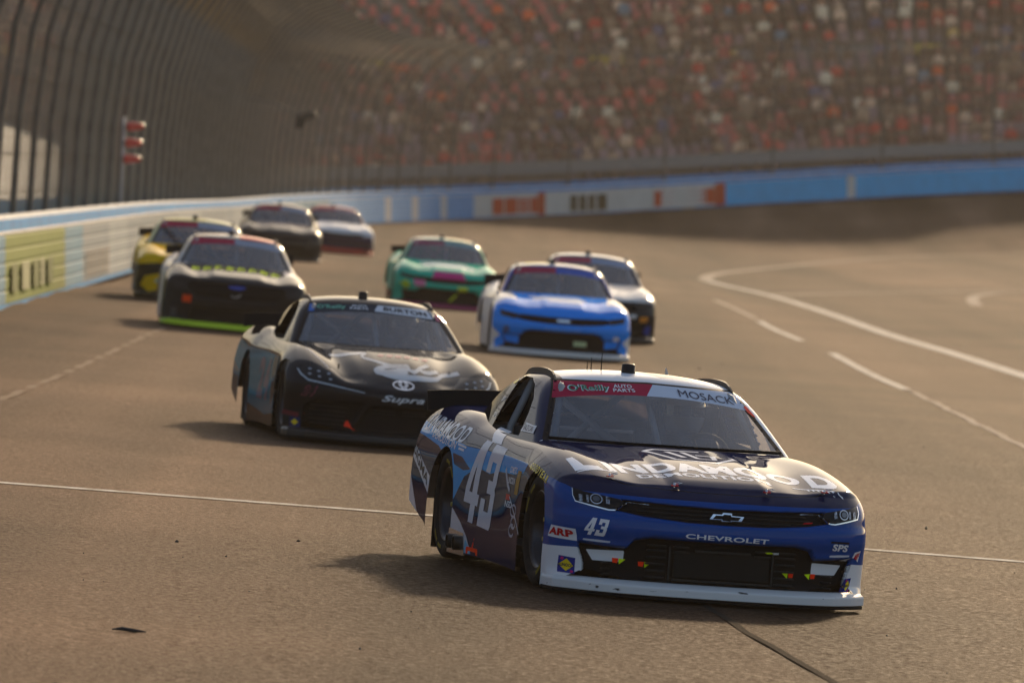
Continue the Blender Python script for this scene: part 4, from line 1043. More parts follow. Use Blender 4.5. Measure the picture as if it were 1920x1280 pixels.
# ------------------------------------------------------------------ the nine cars
WHITE = srgb(222, 222, 224); NAVY = (.008, .013, .048); BLUE = (.001, .055, .25); BLK = (.008, .008, .009); CYAN = srgb(30, 140, 205)
WV = vinyl('white', WHITE); KV = vinyl('black', (.012, .012, .014)); RV = vinyl('red', srgb(190, 24, 32)); YV = vinyl('yellow', srgb(226, 196, 40)); SV_ = vinyl('silver', srgb(190, 192, 196)); NV = vinyl('navy', srgb(44, 50, 74)); GV = vinyl('green', srgb(14, 128, 92))
LIMEV = vinyl('neon lime', srgb(214, 240, 30)); ORV = vinyl('neon red', srgb(255, 60, 24))
HEADM = mat('headlight print', (.012, .013, .015), .3, coat=.12, spec=.05)
def tyre_arc(a0, a1, r0=.262, r1=.285):
    V = []; n = 10
    for k in range(n + 1):
        a = math.radians(a0 + (a1 - a0)*k/n); V += [(r0*math.cos(a), .1525, r0*math.sin(a)), (r1*math.cos(a), .1525, r1*math.sin(a))]
    return np.array(V), np.array([(2*k, 2*k + 1, 2*k + 3) for k in range(n)] + [(2*k, 2*k + 3, 2*k + 2) for k in range(n)])
MARKS = [tyre_arc(a, a + 22) for a in (20, 50, 200, 230)]

def camaro_front(col_black=BLK):
    return [('f', LOWGRILLE, col_black, dict(mt=1, r=.004)), ('f', UPGRILLE, col_black, dict(mt=1, r=.002)), ('f', HEADL, (.015, .016, .018), dict(r=.003))]
# --- 1. the leading navy car
hero_layers = [
    ('s', [(1.36, -.1), (1.42, .64), (1.50, .675), (1.64, .678), (1.80, .672), (1.96, .65), (2.06, .625), (2.6, .602), (2.6, -.1)], BLUE, {}),
    # right side: cyan brush strokes, pale patches
    ('s', [(-2.6, .845), (-1.94, .80), (-1.40, .765), (-.83, .735), (.27, .735), (.75, .725), (1.02, .72), (.95, .66), (.62, .635), (.2, .63), (-.1, .60), (-.45, .625), (-.75, .55), (-.95, .40), (-1.10, .36), (-1.00, .50), (-1.20, .62), (-1.6, .70), (-2.1, .735), (-2.6, .76)], CYAN, dict(side='R')),
    ('s', [(-1.15, .68), (-.90, .665), (-.62, .60), (-.80, .585), (-1.05, .61)], srgb(44, 40, 66), dict(side='R')),
    ('s', [(-1.10, .37), (-.97, .345), (-.72, .265), (-.53, .185), (-.40, .10), (-.37, .0), (-1.4, .0), (-1.10, .20)], srgb(196, 196, 200), dict(side='R')),
    ('s', [(-.62, .0), (-.55, .17), (-.40, .10), (-.36, .0)], srgb(120, 176, 206), dict(side='R')),
    ('s', [(-2.6, .73), (-2.3, .66), (-1.70, .50), (-1.70, .385), (-2.1, .52), (-2.6, .655)], srgb(206, 206, 208), dict(side='R')),
    ('s', [(-2.6, .63), (-1.98, .22), (-2.6, .2)], srgb(206, 206, 208), dict(side='R')),
    ('s', [(-.52, .125), (-.20, .125), (-.20, .04), (-.25, .04), (-.25, .10), (-.47, .10), (-.47, .04), (-.52, .04)], srgb(255, 70, 30), dict(side='R')),
    ('s', [(-.37, .125), (-.30, .20), (-.33, .125)], srgb(255, 60, 40), dict(side='R')),
    ('s', [(-.6, .08), (1.4, .10), (1.4, .0), (-.6, .0)], srgb(34, 36, 66), dict(side='R')),
    # left side
    ('s', [(-2.6, .80), (1.0, .74), (1.0, .5), (-2.6, .5)], CYAN, dict(side='L')),
    # nose
    ('f', [(.826, .290), (1.2, .268), (1.2, -.02), (.785, -.02), (.785, .118), (.789, .19), (.806, .25)], WHITE, {}),
] + camaro_front() + [
    ('f', [(.575, .288), (.782, .279), (.742, .217), (.575, .219)], WHITE, dict(mt=0)),
    ('f', [(.818, .349), (.818, .335), (.664, .327), (.672, .341)], srgb(196, 198, 204), dict(mt=0)),
    ('t', lambda x, y, z: np.where(z > .5, np.abs(sd_poly(x, np.abs(y), [(1.15, .30), (1.36, .22), (1.36, -.1), (1.15, -.1)])) - 1e9, 1.0), NAVY, {}),
]
hero_layers = hero_layers[:-1]
hero_roof = [
    ('t', [(-.04, -.515), (.6, -.515), (.6, -1.0), (-2.3, -1.0), (-2.3, -.515)], NAVY, {}),
    ('s', [(-.80, .80), (-.80, 1.21), (-.97, 1.21), (-.97, .80)], (.012, .015, .05), dict(side='R')),
    ('t', [(-.12, .12), (-.16, .33), (-.30, .345), (-.42, .10), (-.30, .0)], srgb(96, 92, 112), {}),
]
SPLITM = noisy('scuffed white splitter', (.035, .032, .028), srgb(206, 204, 202), 17, .5, detail=6, stretch=(1, .5, 2.2), spec=.1)
_r = next(n for n in SPLITM.node_tree.nodes if n.type == 'VALTORGB'); _r.color_ramp.elements[0].position = .285; _r.color_ramp.elements[1].position = .335
hero, S = make_car('stock_car', 'navy and blue stock car numbered 43 leading the pack in sharp focus', 'camaro', 1.0, (.743, 51.926, -.042, -78.04, .75, -4.21), NAVY, hero_layers, hero_roof, WHITE, (SPLITM, BLACK),
    banner=(srgb(168, 28, 62), srgb(196, 202, 214), lambda z: -.03 + (z - 1.155)*.95), marks=MARKS)
D = lambda *a, **k: decal(hero, S, *a, **k)
T_ = text_mesh
D('maker_lettering', T_('CHEVROLET', .02), [(-.25, .394), (.255, .390), (.258, .418), (-.252, .422)], 'f', WV)
# bow-tie badge
bt = [(-.105, .508), (-.082, .542), (-.030, .542), (-.022, .553), (.030, .552), (.030, .538), (.106, .536), (.088, .503), (.030, .503), (.027, .491), (-.034, .494), (-.030, .508)]
bi = [(p[0]*.80, .5225 + (p[1] - .5225)*.66) for p in bt]
D('badge', poly_mesh([bt]), None, 'f', CHROME, lift=.016); D('badge_inset', poly_mesh([bi]), None, 'f', BLACK, lift=.0195)
for sgn in (-1, 1):                                            # headlights: trim, projector rings, lens
    hp = [(sgn*a, z) for a, z in HEADL]
    trim = [(sgn*a, z) for a, z in [(.46, .571), (.52, .577), (.578, .579), (.602, .566), (.655, .526), (.69, .524), (.78, .541), (.862, .558), (.874, .59), (.872, .63)]]
    hl = decal(hero, S, 'headlight', poly_mesh([hp]), None, 'f', HEADM, lift=.004)
    decal(hl, S, 'chrome_trim', stroke(trim, [.005, .008, .008, .008, .008, .008, .007, .006, .005, .004]), None, 'f', CHROME, lift=.007)
    ring = lambda r, w: stroke(arc(sgn*.755, .580, r*1.15, r, 0, 360, 28), w)
    decal(hl, S, 'projector_ring', ring(.026, .006), None, 'f', mat('lamp silver', (.45, .46, .48), .25, .8), lift=.009)
    decal(hl, S, 'projector_lens', poly_mesh([arc(sgn*.755, .580, .019, .016, 0, 345, 20)]), None, 'f', mat('lamp lens', (.06, .065, .075), .05, coat=1), lift=.011)
    for da, w in ((.80, .012), (.695, .020), (.835, .018)):
        decal(hl, S, 'reflector', poly_mesh([[(sgn*(da - w/2), .556), (sgn*(da + w/2), .560), (sgn*(da + w/2), .600), (sgn*(da - w/2), .596)]]), None, 'f', noisy('lamp facets', (.05, .05, .055), (.5, .5, .52), 60, .2, metal=.7), lift=.008)
D('model_badge', poly_mesh([[(.475, .509), (.532, .513), (.545, .529), (.487, .524)]]), None, 'f', RV, lift=.01)
# stickers on the nose
D('sticker', poly_mesh([[(1.90, .335), (1.95, .405), (2.145, .396), (2.135, .325)]]), None, 's', WV, side='R'); D('sticker_print', T_('ARP', .05), [(1.925, .35), (2.125, .342), (2.125, .386), (1.955, .395)], 's', RV, side='R', lift=.005)
D('sticker', poly_mesh([[(2.145, .31), (2.07, .305), (2.07, .372), (2.13, .362)]]), None, 's', WV, side='L'); D('sticker_print', T_('ARP', .05), [(2.13, .32), (2.078, .318), (2.078, .362), (2.122, .355)], 's', RV, side='L', lift=.005)
D('nose_number', glyph43(), [(-.825, .372), (-.705, .366), (-.685, .466), (-.795, .474)], 'f', WV)
for q, sd in (([(-.925, .130), (-.842, .128), (-.842, .222), (-.922, .230)], 1), ([(.782, .118), (.828, .124), (.852, .208), (.806, .202)], -1)):
    D('sticker', poly_mesh([rect(0, 0, 1, 1)]), q, 'f', vinyl('royal blue', srgb(26, 44, 128)))
    D('sticker_print', poly_mesh([[(.5, .10), (.95, .48), (.5, .88), (.05, .48)]]), q, 'f', YV, lift=.005); D('sticker_print', T_('SUNOCO', .03), [tuple(np.array(q[0])*(1-u)*(1-v) + np.array(q[1])*u*(1-v) + np.array(q[2])*u*v + np.array(q[3])*(1-u)*v) for u, v in ((.06, .38), (.94, .38), (.94, .58), (.06, .58))], 'f', vinyl('ink', (.01, .02, .06)), lift=.0065)
    D('sticker_print', poly_mesh([[(.72, .05), (.88, .02), (.95, .14), (.80, .2)], [(.12, .80), (.28, .76), (.34, .9), (.2, .96)]]), q, 'f', vinyl('magenta', srgb(190, 30, 110)), lift=.005)
D('sticker_print', T_('SPS', .04, .2), [(.680, .372), (.795, .366), (.793, .408), (.672, .413)], 'f', WV, lift=.005)
D('sticker', poly_mesh([[(.665, .416), (.800, .412), (.800, .424), (.665, .427)]]), None, 'f', KV)
for y0, z0 in ((-.635, .225), (-.49, .215), (.455, .205), (.60, .205)):
    k = 1 if y0 < 0 else -1
    D('tape_flag', poly_mesh([[(y0, z0 + .018), (y0 + k*.035, z0 + .018), (y0 + k*.03, z0 - .012), (y0 + k*.004, z0 - .010)]]), None, 'f', ORV, lift=.012)
    D('tape_flag', poly_mesh([[(y0 + k*.036, z0 + .018), (y0 + k*.075, z0 + .014), (y0 + k*.040, z0 - .018)]]), None, 'f', LIMEV, lift=.012)
D('tape_flag', poly_mesh([[(.245, .352), (.285, .352), (.30, .366), (.262, .366)]]), None, 'f', LIMEV, lift=.05); D('tape_flag', poly_mesh([[(.29, .356), (.32, .356), (.335, .367), (.302, .367)]]), None, 'f', WV, lift=.05)
# grille detail: fins on both sides of the duct, duct frame
def on_front(y, z): return float(S.xf(np.array([abs(y)]), np.array([z]))[0])
FINM = mat('grille plastic', (.012, .012, .013), .4, spec=.25)
for sgn in (-1, 1):
    for k, z in enumerate((.145, .185, .225, .265, .305, .335)):
        for y0, y1 in ((.335, .455), (.20, .30)) if k > 3 else ((.335, .455),):
            ym = sgn*(y0 + y1)/2; bevel(MB().box((on_front(ym, z) + .012, ym, z), (.035, y1 - y0, .010), Euler((0, 0, -sgn*.10)).to_matrix()).build('grille_fin', FINM, hero), .003)
    for z in (.14, .175, .21):
        ym = sgn*.66; MB().box((on_front(ym, z) + .008, ym, z), (.02, .10, .008), Euler((0, 0, -sgn*.55)).to_matrix()).build('grille_fin', FINM, hero)
    MB().box((on_front(.31, .23) + .01, sgn*.315, .235), (.03, .012, .20)).build('duct_frame', FINM, hero)
MB().box((on_front(0, .325) + .012, 0, .318), (.03, .34, .012)).build('duct_frame', FINM, hero); MB().box((on_front(0, .14) + .012, 0, .14), (.03, .60, .012)).build('duct_frame', FINM, hero)
MB().box((on_front(0, .24) + .004, 0, .232), (.012, .58, .15)).build('radiator_tape', mat('black tape', (.008, .008, .008), .45, spec=.12), hero)
for z, w in ((.506, .40), (.532, .53), (.556, .50)):
    yy = np.linspace(-w, w, 21); MB().tube([(on_front(y, z) + .006, y, z) for y in yy], .0045, 6).build('grille_bar', FINM, hero)
# hood lettering
HW = vinyl('hood white', srgb(238, 239, 242), .4)
D('hood_lettering', T_('L', .07), [(1.905, -.835), (1.92, -.66), (1.60, -.74), (1.585, -.83)], 't', HW, lift=.0011)
D('hood_lettering', T_('INDAMOO', .05), [(1.92, -.625), (1.945, .565), (1.70, .55), (1.665, -.65)], 't', HW, lift=.0011)
D('hood_lettering', T_('D', .05), [(2.0, .60), (2.02, .795), (1.70, .74), (1.68, .60)], 't', HW, lift=.0011)
D('hood_lettering', T_('DEMOLITION', .035), [(2.035, -.465), (2.055, .34), (1.965, .335), (1.95, -.48)], 't', HW, lift=.0011)
D('hood_lettering', stroke([(1.935, -.83), (1.915, -.74), (1.915, -.66), (1.945, -.585)], [.012, .03, .025, .008]), None, 't', HW, lift=.0011)
D('hood_lettering', stroke([(2.03, .47), (2.05, .64), (2.06, .78)], .016), None, 't', HW, lift=.0011)
D('hood_lettering', join(*[stroke([(2.045 + k*.004, .56 + k*.03), (2.075 + k*.004, .565 + k*.03)], .012) for k in range(6)]), None, 't', HW, lift=.0011)
D('hood_emblem', join(stroke([(1.20, -.265), (1.53, -.14), (1.60, .10), (1.36, .27), (1.30, .25)], .035), stroke([(1.20, -.265), (1.10, -.18), (1.10, .10)], .03), stroke([(1.18, -.12), (1.42, -.06)], .04), stroke([(1.16, -.02), (1.44, .02), (1.46, .12), (1.30, .14)], .035), stroke([(1.28, .04), (1.30, .16)], .03)), None, 't', HW, lift=.0011)
for x, y in ((2.085, -.665), (2.23, -.30), (2.25, .26), (2.125, .645)):
    z = float(S.ztop(np.array([x]), np.array([abs(y)]))[0]); p = empty('hood_pin'); p.parent = hero; p.location = (x, y, z)
    MB().lathe([(0, .028), (.006, .028), (.006, 0)], 'z', 8).build('pin', CHROME, p); MB().box((.012, 0, .010), (.03, .040, .006)).build('tab', RV, p)
    MB().tube([(0, 0, .02), (-.01, .03, .032), (.01, .045, .028), (.005, .01, .018)], .003, 5).build('clip', CHROME, p)
# windshield print
D('banner_print', T_("O'Reilly", .035), [(-.515, 1.137), (-.250, 1.160), (-.250, 1.203), (-.510, 1.186)], 'w', WV, lift=.004)
D('banner_print', T_("O'Reilly", .008), [(-.507, 1.141), (-.258, 1.163), (-.258, 1.200), (-.503, 1.183)], 'w', GV, lift=.006)
D('banner_print', T_('AUTO', .02), [(-.225, 1.187), (-.105, 1.193), (-.108, 1.212), (-.222, 1.207)], 'w', WV, lift=.004); D('banner_print', T_('PARTS', .02), [(-.235, 1.163), (-.095, 1.170), (-.097, 1.189), (-.232, 1.183)], 'w', WV, lift=.004)
D('banner_print', T_('MOSACK', .0), [(.185, 1.163), (.545, 1.134), (.540, 1.174), (.183, 1.203)], 'w', NV, lift=.004)
D('banner_print', poly_mesh([[(.602, 1.127), (.622, 1.127), (.660, 1.065), (.640, 1.072), (.612, 1.095)]]), None, 'w', ORV, lift=.005)
MB().tube([(.70 - .0, y, .872) if False else (.80 - .17*(abs(y)/.7)**2.2 + .012, y, .874) for y in np.linspace(-.73, .73, 25)], .011, 6).build('windshield_seal', BLACK, hero)
# right side print
D('door_number', glyph43(), [(-.70, .285), (.14, .255), (.22, .770), (-.60, .800)], 's', vinyl('door white', srgb(196, 198, 206)), side='R')
D('sill_sticker', poly_mesh([[(-.63, .875), (-.27, .862), (-.05, .785), (-.32, .79)]]), None, 's', WV, side='R')
D('side_lettering', T_('LINDAMOOD', .02), [(-2.28, .775), (-.98, .745), (-.97, .845), (-2.25, .885)], 's', WV, side='R'); D('side_lettering', T_('DEMOLITION', .02), [(-1.92, .745), (-1.12, .70), (-1.12, .748), (-1.92, .795)], 's', WV, side='R')
D('side_lettering', stroke([(-1.08, .735), (-.86, .725)], .012), None, 's', WV, side='R'); D('side_lettering', stroke([(-1.04, .712), (-.90, .706)], .014), None, 's', WV, side='R')
D('side_lettering', T_('SIGMA', .02), [(-2.38, .625), (-1.76, .435), (-1.74, .495), (-2.38, .69)], 's', vinyl('charcoal', (.03, .03, .035)), side='R')
for txt, z0, c in (('COMETIC', .640, WV), ('LINCOLN', .575, WV), ('NSD', .43, WV)):
    D('sponsor_sticker', T_(txt, .02), [(.50, z0), (.72, z0), (.72, z0 + .04), (.50, z0 + .04)], 's', c, side='R')
D('sponsor_sticker', poly_mesh([rect(.76, .52, .88, .665)]), None, 's', vinyl('ochre', srgb(150, 110, 30)), side='R'); D('sponsor_sticker', poly_mesh([rect(.50, .475, .64, .51)]), None, 's', RV, side='R')
D('sponsor_sticker', join(stroke([(.36, .66), (.50, .57), (.60, .53)], .03), stroke([(.62, .50), (.85, .40), (1.10, .29)], .014), stroke(arc(.80, .42, .09, .035), .014), stroke(arc(.84, .35, .08, .035), .016), stroke(arc(.80, .30, .08, .035, 60, 330), .016)), None, 's', vinyl('pale grey', srgb(170, 172, 182)), side='R')
for k, ch in enumerate('GOODYEAR'):
    u = k/7; x0 = 1.14 + u*.50; z0 = .735 - .055*u**1.6 - .005
    D('fender_lettering', T_(ch, .03), [(x0, z0 - .035), (x0 + .055, z0 - .040), (x0 + .06, z0 + .002), (x0 + .004, z0 + .006)], 's', YV, side='R')
D('pillar_sticker', poly_mesh([rect(0, 0, 1, 1)]), [(.10, .885), (.46, .885), (.42, .93), (.14, .94)], 'g', WV, side='R', lift=.006); D('pillar_sticker', T_('RACE CAR', .02), [(.14, .892), (.42, .892), (.40, .922), (.16, .930)], 'g', NV, side='R', lift=.009)
for z0 in (.93, 1.03): D('pillar_sticker', T_('SPS', .02), [(-.94, z0), (-.83, z0), (-.83, z0 + .03), (-.94, z0 + .03)], 'g', SV_, side='R', lift=.004)
D('pillar_sticker', poly_mesh([[(-.95, 1.15), (-.92, 1.17), (-.84, 1.175), (-.82, 1.16), (-.86, 1.145)]]), None, 'g', YV, side='R', lift=.004)
for x in (-.89, -.69):
    MB().lathe([(.040, 0), (.046, 0), (.046, .10), (.040, .10), (.040, 0)], 'y', 18, (x, -1.005, .135)).build('exhaust_pipe', mat('burnt steel', (.03, .028, .026), .5, .8), hero)
D('exhaust_panel', poly_mesh([[(-1.02, .06), (-.56, .06), (-.60, .20), (-.98, .215)]]), None, 's', mat('bright sheet', (.55, .54, .53), .25, .9), side='R')
# roof antennas and fin
for x, y, h in ((-.62, -.22, .075), (-.60, -.25, .05), (-.42, -.20, .12)):
    z = float(solve(S.G, np.array([[x, y, .9]]), np.array([[x, y, 1.6]]))[0, 2]); MB().tube([(x, y, z - .01), (x, y, z + h)], [.004, .002], 6).build('antenna', BLACK, hero)
z = float(solve(S.G, np.array([[-.75, .30, .9]]), np.array([[-.75, .30, 1.6]]))[0, 2]); MB().prism([(-.80, z - .01), (-.68, z - .01), (-.79, z + .05)], .297, .303, 'y').build('roof_fin', mat('clear fin', (.3, .3, .3), .3), hero)
for s_ in (-1, 1):                                             # rivets along the windshield edge
    for k in range(7):
        zz = .90 + k*.05; aa = .752 + (zz - .872)*(.575 - .752)/(1.212 - .872) - .012
        pt = solve(S.G, np.array([[-.35, s_*aa, zz]]), np.array([[1.4, s_*aa, zz]]))[0]; o = link('rivet', shared('rivet', lambda: MB().lathe([(0, .006), (.005, .004), (.006, -.002)], 'x', 8).mesh('rivet')), hero, SATIN); o.location = tuple(pt)

# --- 2. the black car behind it
sup_layers = [
    ('s', [(-2.6, .80), (-1.4, .74), (-.2, .73), (.95, .70), (1.06, .60), (1.04, .20), (.2, .16), (-.8, .22), (-2.6, .35)], srgb(24, 96, 114), dict(side='R')),
    ('s', [(-.7, .16), (.3, .14), (1.05, .20), (1.06, .0), (-.9, .0)], srgb(50, 46, 46), dict(side='R')),
    ('s', [(.45, .72), (.95, .70), (1.04, .4), (.7, .25), (.5, .5)], srgb(58, 54, 54), dict(side='R')),
    ('s', [(-2.6, .62), (-1.75, .50), (-1.75, .2), (-2.6, .3)], srgb(90, 84, 80), dict(side='R')),
    ('f', SUPLOW[0], BLK, dict(mt=1, r=.004)), ('f', SUPLOW[1], BLK, dict(mt=1, r=.004)),
]
SUPB = (.013, .013, .015)
toy, S2 = make_car('stock_car', 'black stock car with slanted headlights and a white signature on its hood, second in line', 'supra', 1.45, (-1.37, 76.61, -.04, -81.6, .2, -4.5), SUPB, sup_layers, [('t', [(-.1, -1), (.9, -1), (.9, -.3), (-.1, -.3)], (.012, .012, .014), {})], srgb(52, 50, 50), (mat('black splitter', (.012, .012, .012), .5), BLACK),
    banner=(srgb(44, 52, 62), srgb(44, 52, 62), lambda z: z*0), steer=.02)
D2 = lambda *a, **k: decal(toy, S2, *a, **k)
for sgn in (-1, 1):
    hl = decal(toy, S2, 'headlight', poly_mesh([[(sgn*a, z) for a, z in SUPHEAD]]), None, 'f', HEADM, lift=.004)
    decal(hl, S2, 'light_bar', stroke([(sgn*a, z) for a, z in [(.868, .632), (.845, .585), (.79, .540), (.60, .513), (.32, .470)]], [.010, .014, .014, .011, .006]), None, 'f', mat('lamp white', (.42, .49, .53), .4), lift=.008)
    for a, z in ((.77, .637), (.70, .622), (.62, .606), (.775, .594), (.70, .577), (.61, .560)):
        decal(hl, S2, 'lamp_cell', poly_mesh([arc(sgn*a, z, .015, .008, 0, 340, 12)]), None, 'f', mat('lamp cell', (.34, .38, .43), .5, spec=.05), lift=.008)
D2('maker_badge', join(stroke(arc(.03, .556, .092, .036), .010), stroke(arc(.03, .566, .040, .024), .008), stroke(arc(.03, .556, .022, .034), .008)), None, 'f', CHROME, lift=.006)
D2('model_lettering', T_('Supra', .02, .3), [(-.175, .395), (.205, .395), (.215, .465), (-.165, .465)], 'f', WV)
D2('nose_number', T_('24', .05, .25), [(-.85, .405), (-.745, .398), (-.715, .495), (-.825, .495)], 'f', vinyl('pink', srgb(150, 76, 96))); D2('nose_number', T_('24', .01, .25), [(-.842, .412), (-.752, .405), (-.724, .488), (-.818, .488)], 'f', KV, lift=.005)
D2('sticker', poly_mesh([[(1.76, .225), (1.80, .262), (2.0, .245), (1.98, .205)]]), None, 's', vinyl('dull red', srgb(110, 40, 44)), side='R')
D2('sticker', poly_mesh([rect(-.915, .115, -.835, .205)]), None, 'f', vinyl('dull blue', srgb(34, 44, 90))); D2('sticker_print', poly_mesh([[(-.875, .13), (-.845, .16), (-.875, .19), (-.905, .16)]]), None, 'f', YV, lift=.005)
D2('tape_flag', poly_mesh([rect(-.438, .135, -.405, .195)]), None, 'f', ORV, lift=.05)
SG = vinyl('signature white', srgb(196, 196, 196))
from_pts = lambda pts, n=40: spline(np.array(pts, float), .03)[0]
D2('hood_signature', join(stroke(from_pts([(1.36, -.54), (1.40, -.40), (1.36, -.22), (1.52, -.26), (1.70, -.16), (1.84, .0), (1.80, .12)]), .026, 4.5), stroke(from_pts([(1.80, .13), (1.86, -.08), (1.97, -.19), (2.03, -.16), (1.98, -.02), (1.90, .10), (1.96, .16), (1.80, .24), (1.66, .32)]), .028, 4.5), stroke(from_pts([(1.66, .32), (1.84, .22), (1.92, .28), (1.80, .40)]), .026, 4.5), stroke(from_pts([(2.02, -.19), (2.10, -.05), (2.11, .15), (2.04, .34), (1.86, .44), (1.80, .60)]), .028, 4.5), stroke(from_pts([(1.98, -.16), (2.02, .0), (1.98, .12)]), .024, 4.5)), None, 't', SG)
D2('hood_lettering', join(*[stroke([(1.50, y_), (1.40, y_ + .03)], .05) for y_ in (-.10, -.02, .06, .14, .22, .30)]), None, 't', vinyl('dull coral', srgb(160, 92, 92))); D2('hood_lettering', stroke([(1.34, -.75), (1.6, -.70), (2.0, -.60)], .012), None, 't', vinyl('pale grey', srgb(170, 172, 182)))
D2('banner_print', poly_mesh([[(.0, 1.168), (.045, 1.222), (.50, 1.212), (.55, 1.132)]]), None, 'w', vinyl('banner white', srgb(206, 208, 214))); D2('banner_print', T_('BURTON', .03), [(.085, 1.176), (.50, 1.150), (.485, 1.190), (.095, 1.212)], 'w', KV, lift=.005)
D2('banner_print', T_("O'Reilly", .03), [(-.52, 1.145), (-.26, 1.165), (-.255, 1.205), (-.515, 1.190)], 'w', vinyl('mint', srgb(110, 178, 150))); D2('banner_print', T_('AUTO', .02), [(-.20, 1.193), (-.06, 1.197), (-.06, 1.216), (-.20, 1.212)], 'w', WV); D2('banner_print', T_('PARTS', .02), [(-.22, 1.170), (-.05, 1.174), (-.05, 1.192), (-.22, 1.188)], 'w', WV)
D2('banner_print', poly_mesh([[(-.60, 1.125), (-.55, 1.13), (-.54, 1.19), (-.575, 1.19)]]), None, 'w', vinyl('mid blue', srgb(60, 110, 190))); D2('banner_print', poly_mesh([[(.58, 1.12), (.62, 1.115), (.60, 1.17), (.57, 1.175)]]), None, 'w', vinyl('dusty rose', srgb(180, 90, 110)))
for k, ch in enumerate('24'): D2('door_number', T_(ch, .05), [(-.45 + k*.42, .30), (-.08 + k*.42, .29), (-.06 + k*.42, .66), (-.43 + k*.42, .68)], 's', vinyl('plum', srgb(120, 96, 104)), side='R')
def mesh_bars(car, SS, rows, style):
    for (y0, y1, zs) in rows:
        for z in zs:
            for sgn in (-1, 1):
                pts = [(float(SS.xf(np.array([abs(y)]), np.array([z]))[0]) + .008, sgn*y, z) for y in np.linspace(y0, y1, 7)]
                MB().tube(pts, .006, 5).build('grille_bar', mat('grille plastic', (.012, .012, .013), .4, spec=.25), car)
mesh_bars(toy, S2, [(.44, .76, (.17, .21, .25, .29, .33)), (.03, .24, (.30, .325))], 'supra')

# --- the rest of the field
def field_front(car, SS, style, num, numcol, badge):
    pass
def banner_red(): return (srgb(168, 34, 66), srgb(150, 156, 170), lambda z: z*0 - .02)
MUSTHEAD = [(.66, .60), (.70, .50), (.84, .52), (.87, .58), (.84, .635)]
must_front = [('f', MUSTUP, BLK, dict(mt=1, r=.004)), ('f', MUSTLOW, BLK, dict(mt=1, r=.004)), ('f', MUSTHEAD, (.02, .02, .022), {})]
LIME = srgb(196, 222, 40)
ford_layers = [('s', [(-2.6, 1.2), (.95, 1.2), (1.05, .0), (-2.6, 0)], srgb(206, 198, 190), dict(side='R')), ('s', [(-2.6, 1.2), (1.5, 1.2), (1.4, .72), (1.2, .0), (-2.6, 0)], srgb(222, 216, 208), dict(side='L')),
    ('t', [(.7, -.66), (1.6, -.66), (1.6, .66), (.7, .66)], (.03, .03, .03), dict(side='B')), ('f', lambda x, y, z: np.maximum(np.maximum(1.55 - x, z - .72), 0) + np.where((x > 1.55) & (z < .72), -.02, 0), (.016, .016, .017), {})] + must_front
ford, S3 = make_car('stock_car', 'black stock car with lime hood lettering and lime front lip, beside the yellow car', 'mustang', 2.0, (-3.92, 115.44, .09, -86.4, .3, -5.6), (.018, .018, .018), ford_layers, [('t', [(-.14, .05), (.3, .05), (.3, .6), (-.9, .6), (-.9, .05)], srgb(214, 92, 70), {}), ('s', [(-2, .8), (-2, 1.0), (.9, 1.0), (.9, .8)], srgb(206, 198, 190), {})], srgb(216, 196, 170), (mat('lime splitter', LIME, .5), BLACK), banner=banner_red())
for i in range(8):
    y0 = -.60 + i*.155; decal(ford, S3, 'hood_lettering', join(stroke([(1.58, y0), (1.16, y0 + .04)], .035), stroke([(1.58, y0 + .05), (1.30 + .1*(i % 3), y0 + .09)], .035), stroke([(1.25 + .12*(i % 2), y0), (1.28, y0 + .10)], .09)), None, 't', vinyl('lime', LIME))
decal(ford, S3, 'hood_lettering', stroke([(1.72, -.5), (1.78, 0), (1.72, .5)], .06), None, 't', vinyl('olive grey', srgb(150, 150, 110)))
decal(ford, S3, 'maker_badge', poly_mesh([arc(0, .605, .115, .032, 0, 345, 20)]), None, 'f', vinyl('oval blue', srgb(50, 74, 160)), lift=.03)
decal(ford, S3, 'nose_badge', stroke([(-.07, .50), (-.02, .48), (.06, .52)], .02), None, 'f', mat('grey badge', (.2, .2, .2), .4), lift=.05)
decal(ford, S3, 'sticker', poly_mesh([rect(-.72, .355, -.60, .455)]), None, 'f', vinyl('orange', srgb(240, 72, 24)))
decal(ford, S3, 'sticker', poly_mesh([rect(-.86, .14, -.78, .27)]), None, 'f', vinyl('grey patch', srgb(70, 70, 70)))
YEL2 = srgb(226, 178, 0)
yel_layers = [('s', [(-2.6, .50), (1.5, .48), (1.5, 0), (-2.6, 0)], (.02, .02, .02), {}), ('f', [(-.02, .60), (.72, .575), (1.2, .50), (1.2, -.1), (-.02, -.1)], (.02, .02, .02), {}), ('f', [(.40, .47), (.62, .42), (.84, .36), (.90, .22), (.78, .12), (.58, .17), (.52, .28), (.36, .36)], YEL2, {}), ('f', [(.60, .36), (.70, .30), (.62, .25)], srgb(190, 190, 170), {})] + [must_front[1]]
yel, S4 = make_car('stock_car', 'yellow and black stock car running closest to the barrier', 'mustang', 2.2, (-5.09, 133.5, .14, -86.4, .5, -4.9), YEL2, yel_layers, [('t', [(-.14, -.6), (.3, -.6), (.3, .1), (-.5, .1), (-.5, -.6)], srgb(206, 190, 120), {})], srgb(214, 206, 150), (mat('black splitter', (.012, .012, .012), .5), BLACK), banner=banner_red())
decal(yel, S4, 'hood_lettering', stroke([(1.7, -.35), (1.75, 0), (1.7, .35)], .10), None, 't', vinyl('rust', srgb(120, 70, 40)))
cam_plain = [camaro_front()[0], camaro_front()[1], camaro_front()[2]]
BRB = srgb(10, 138, 236)
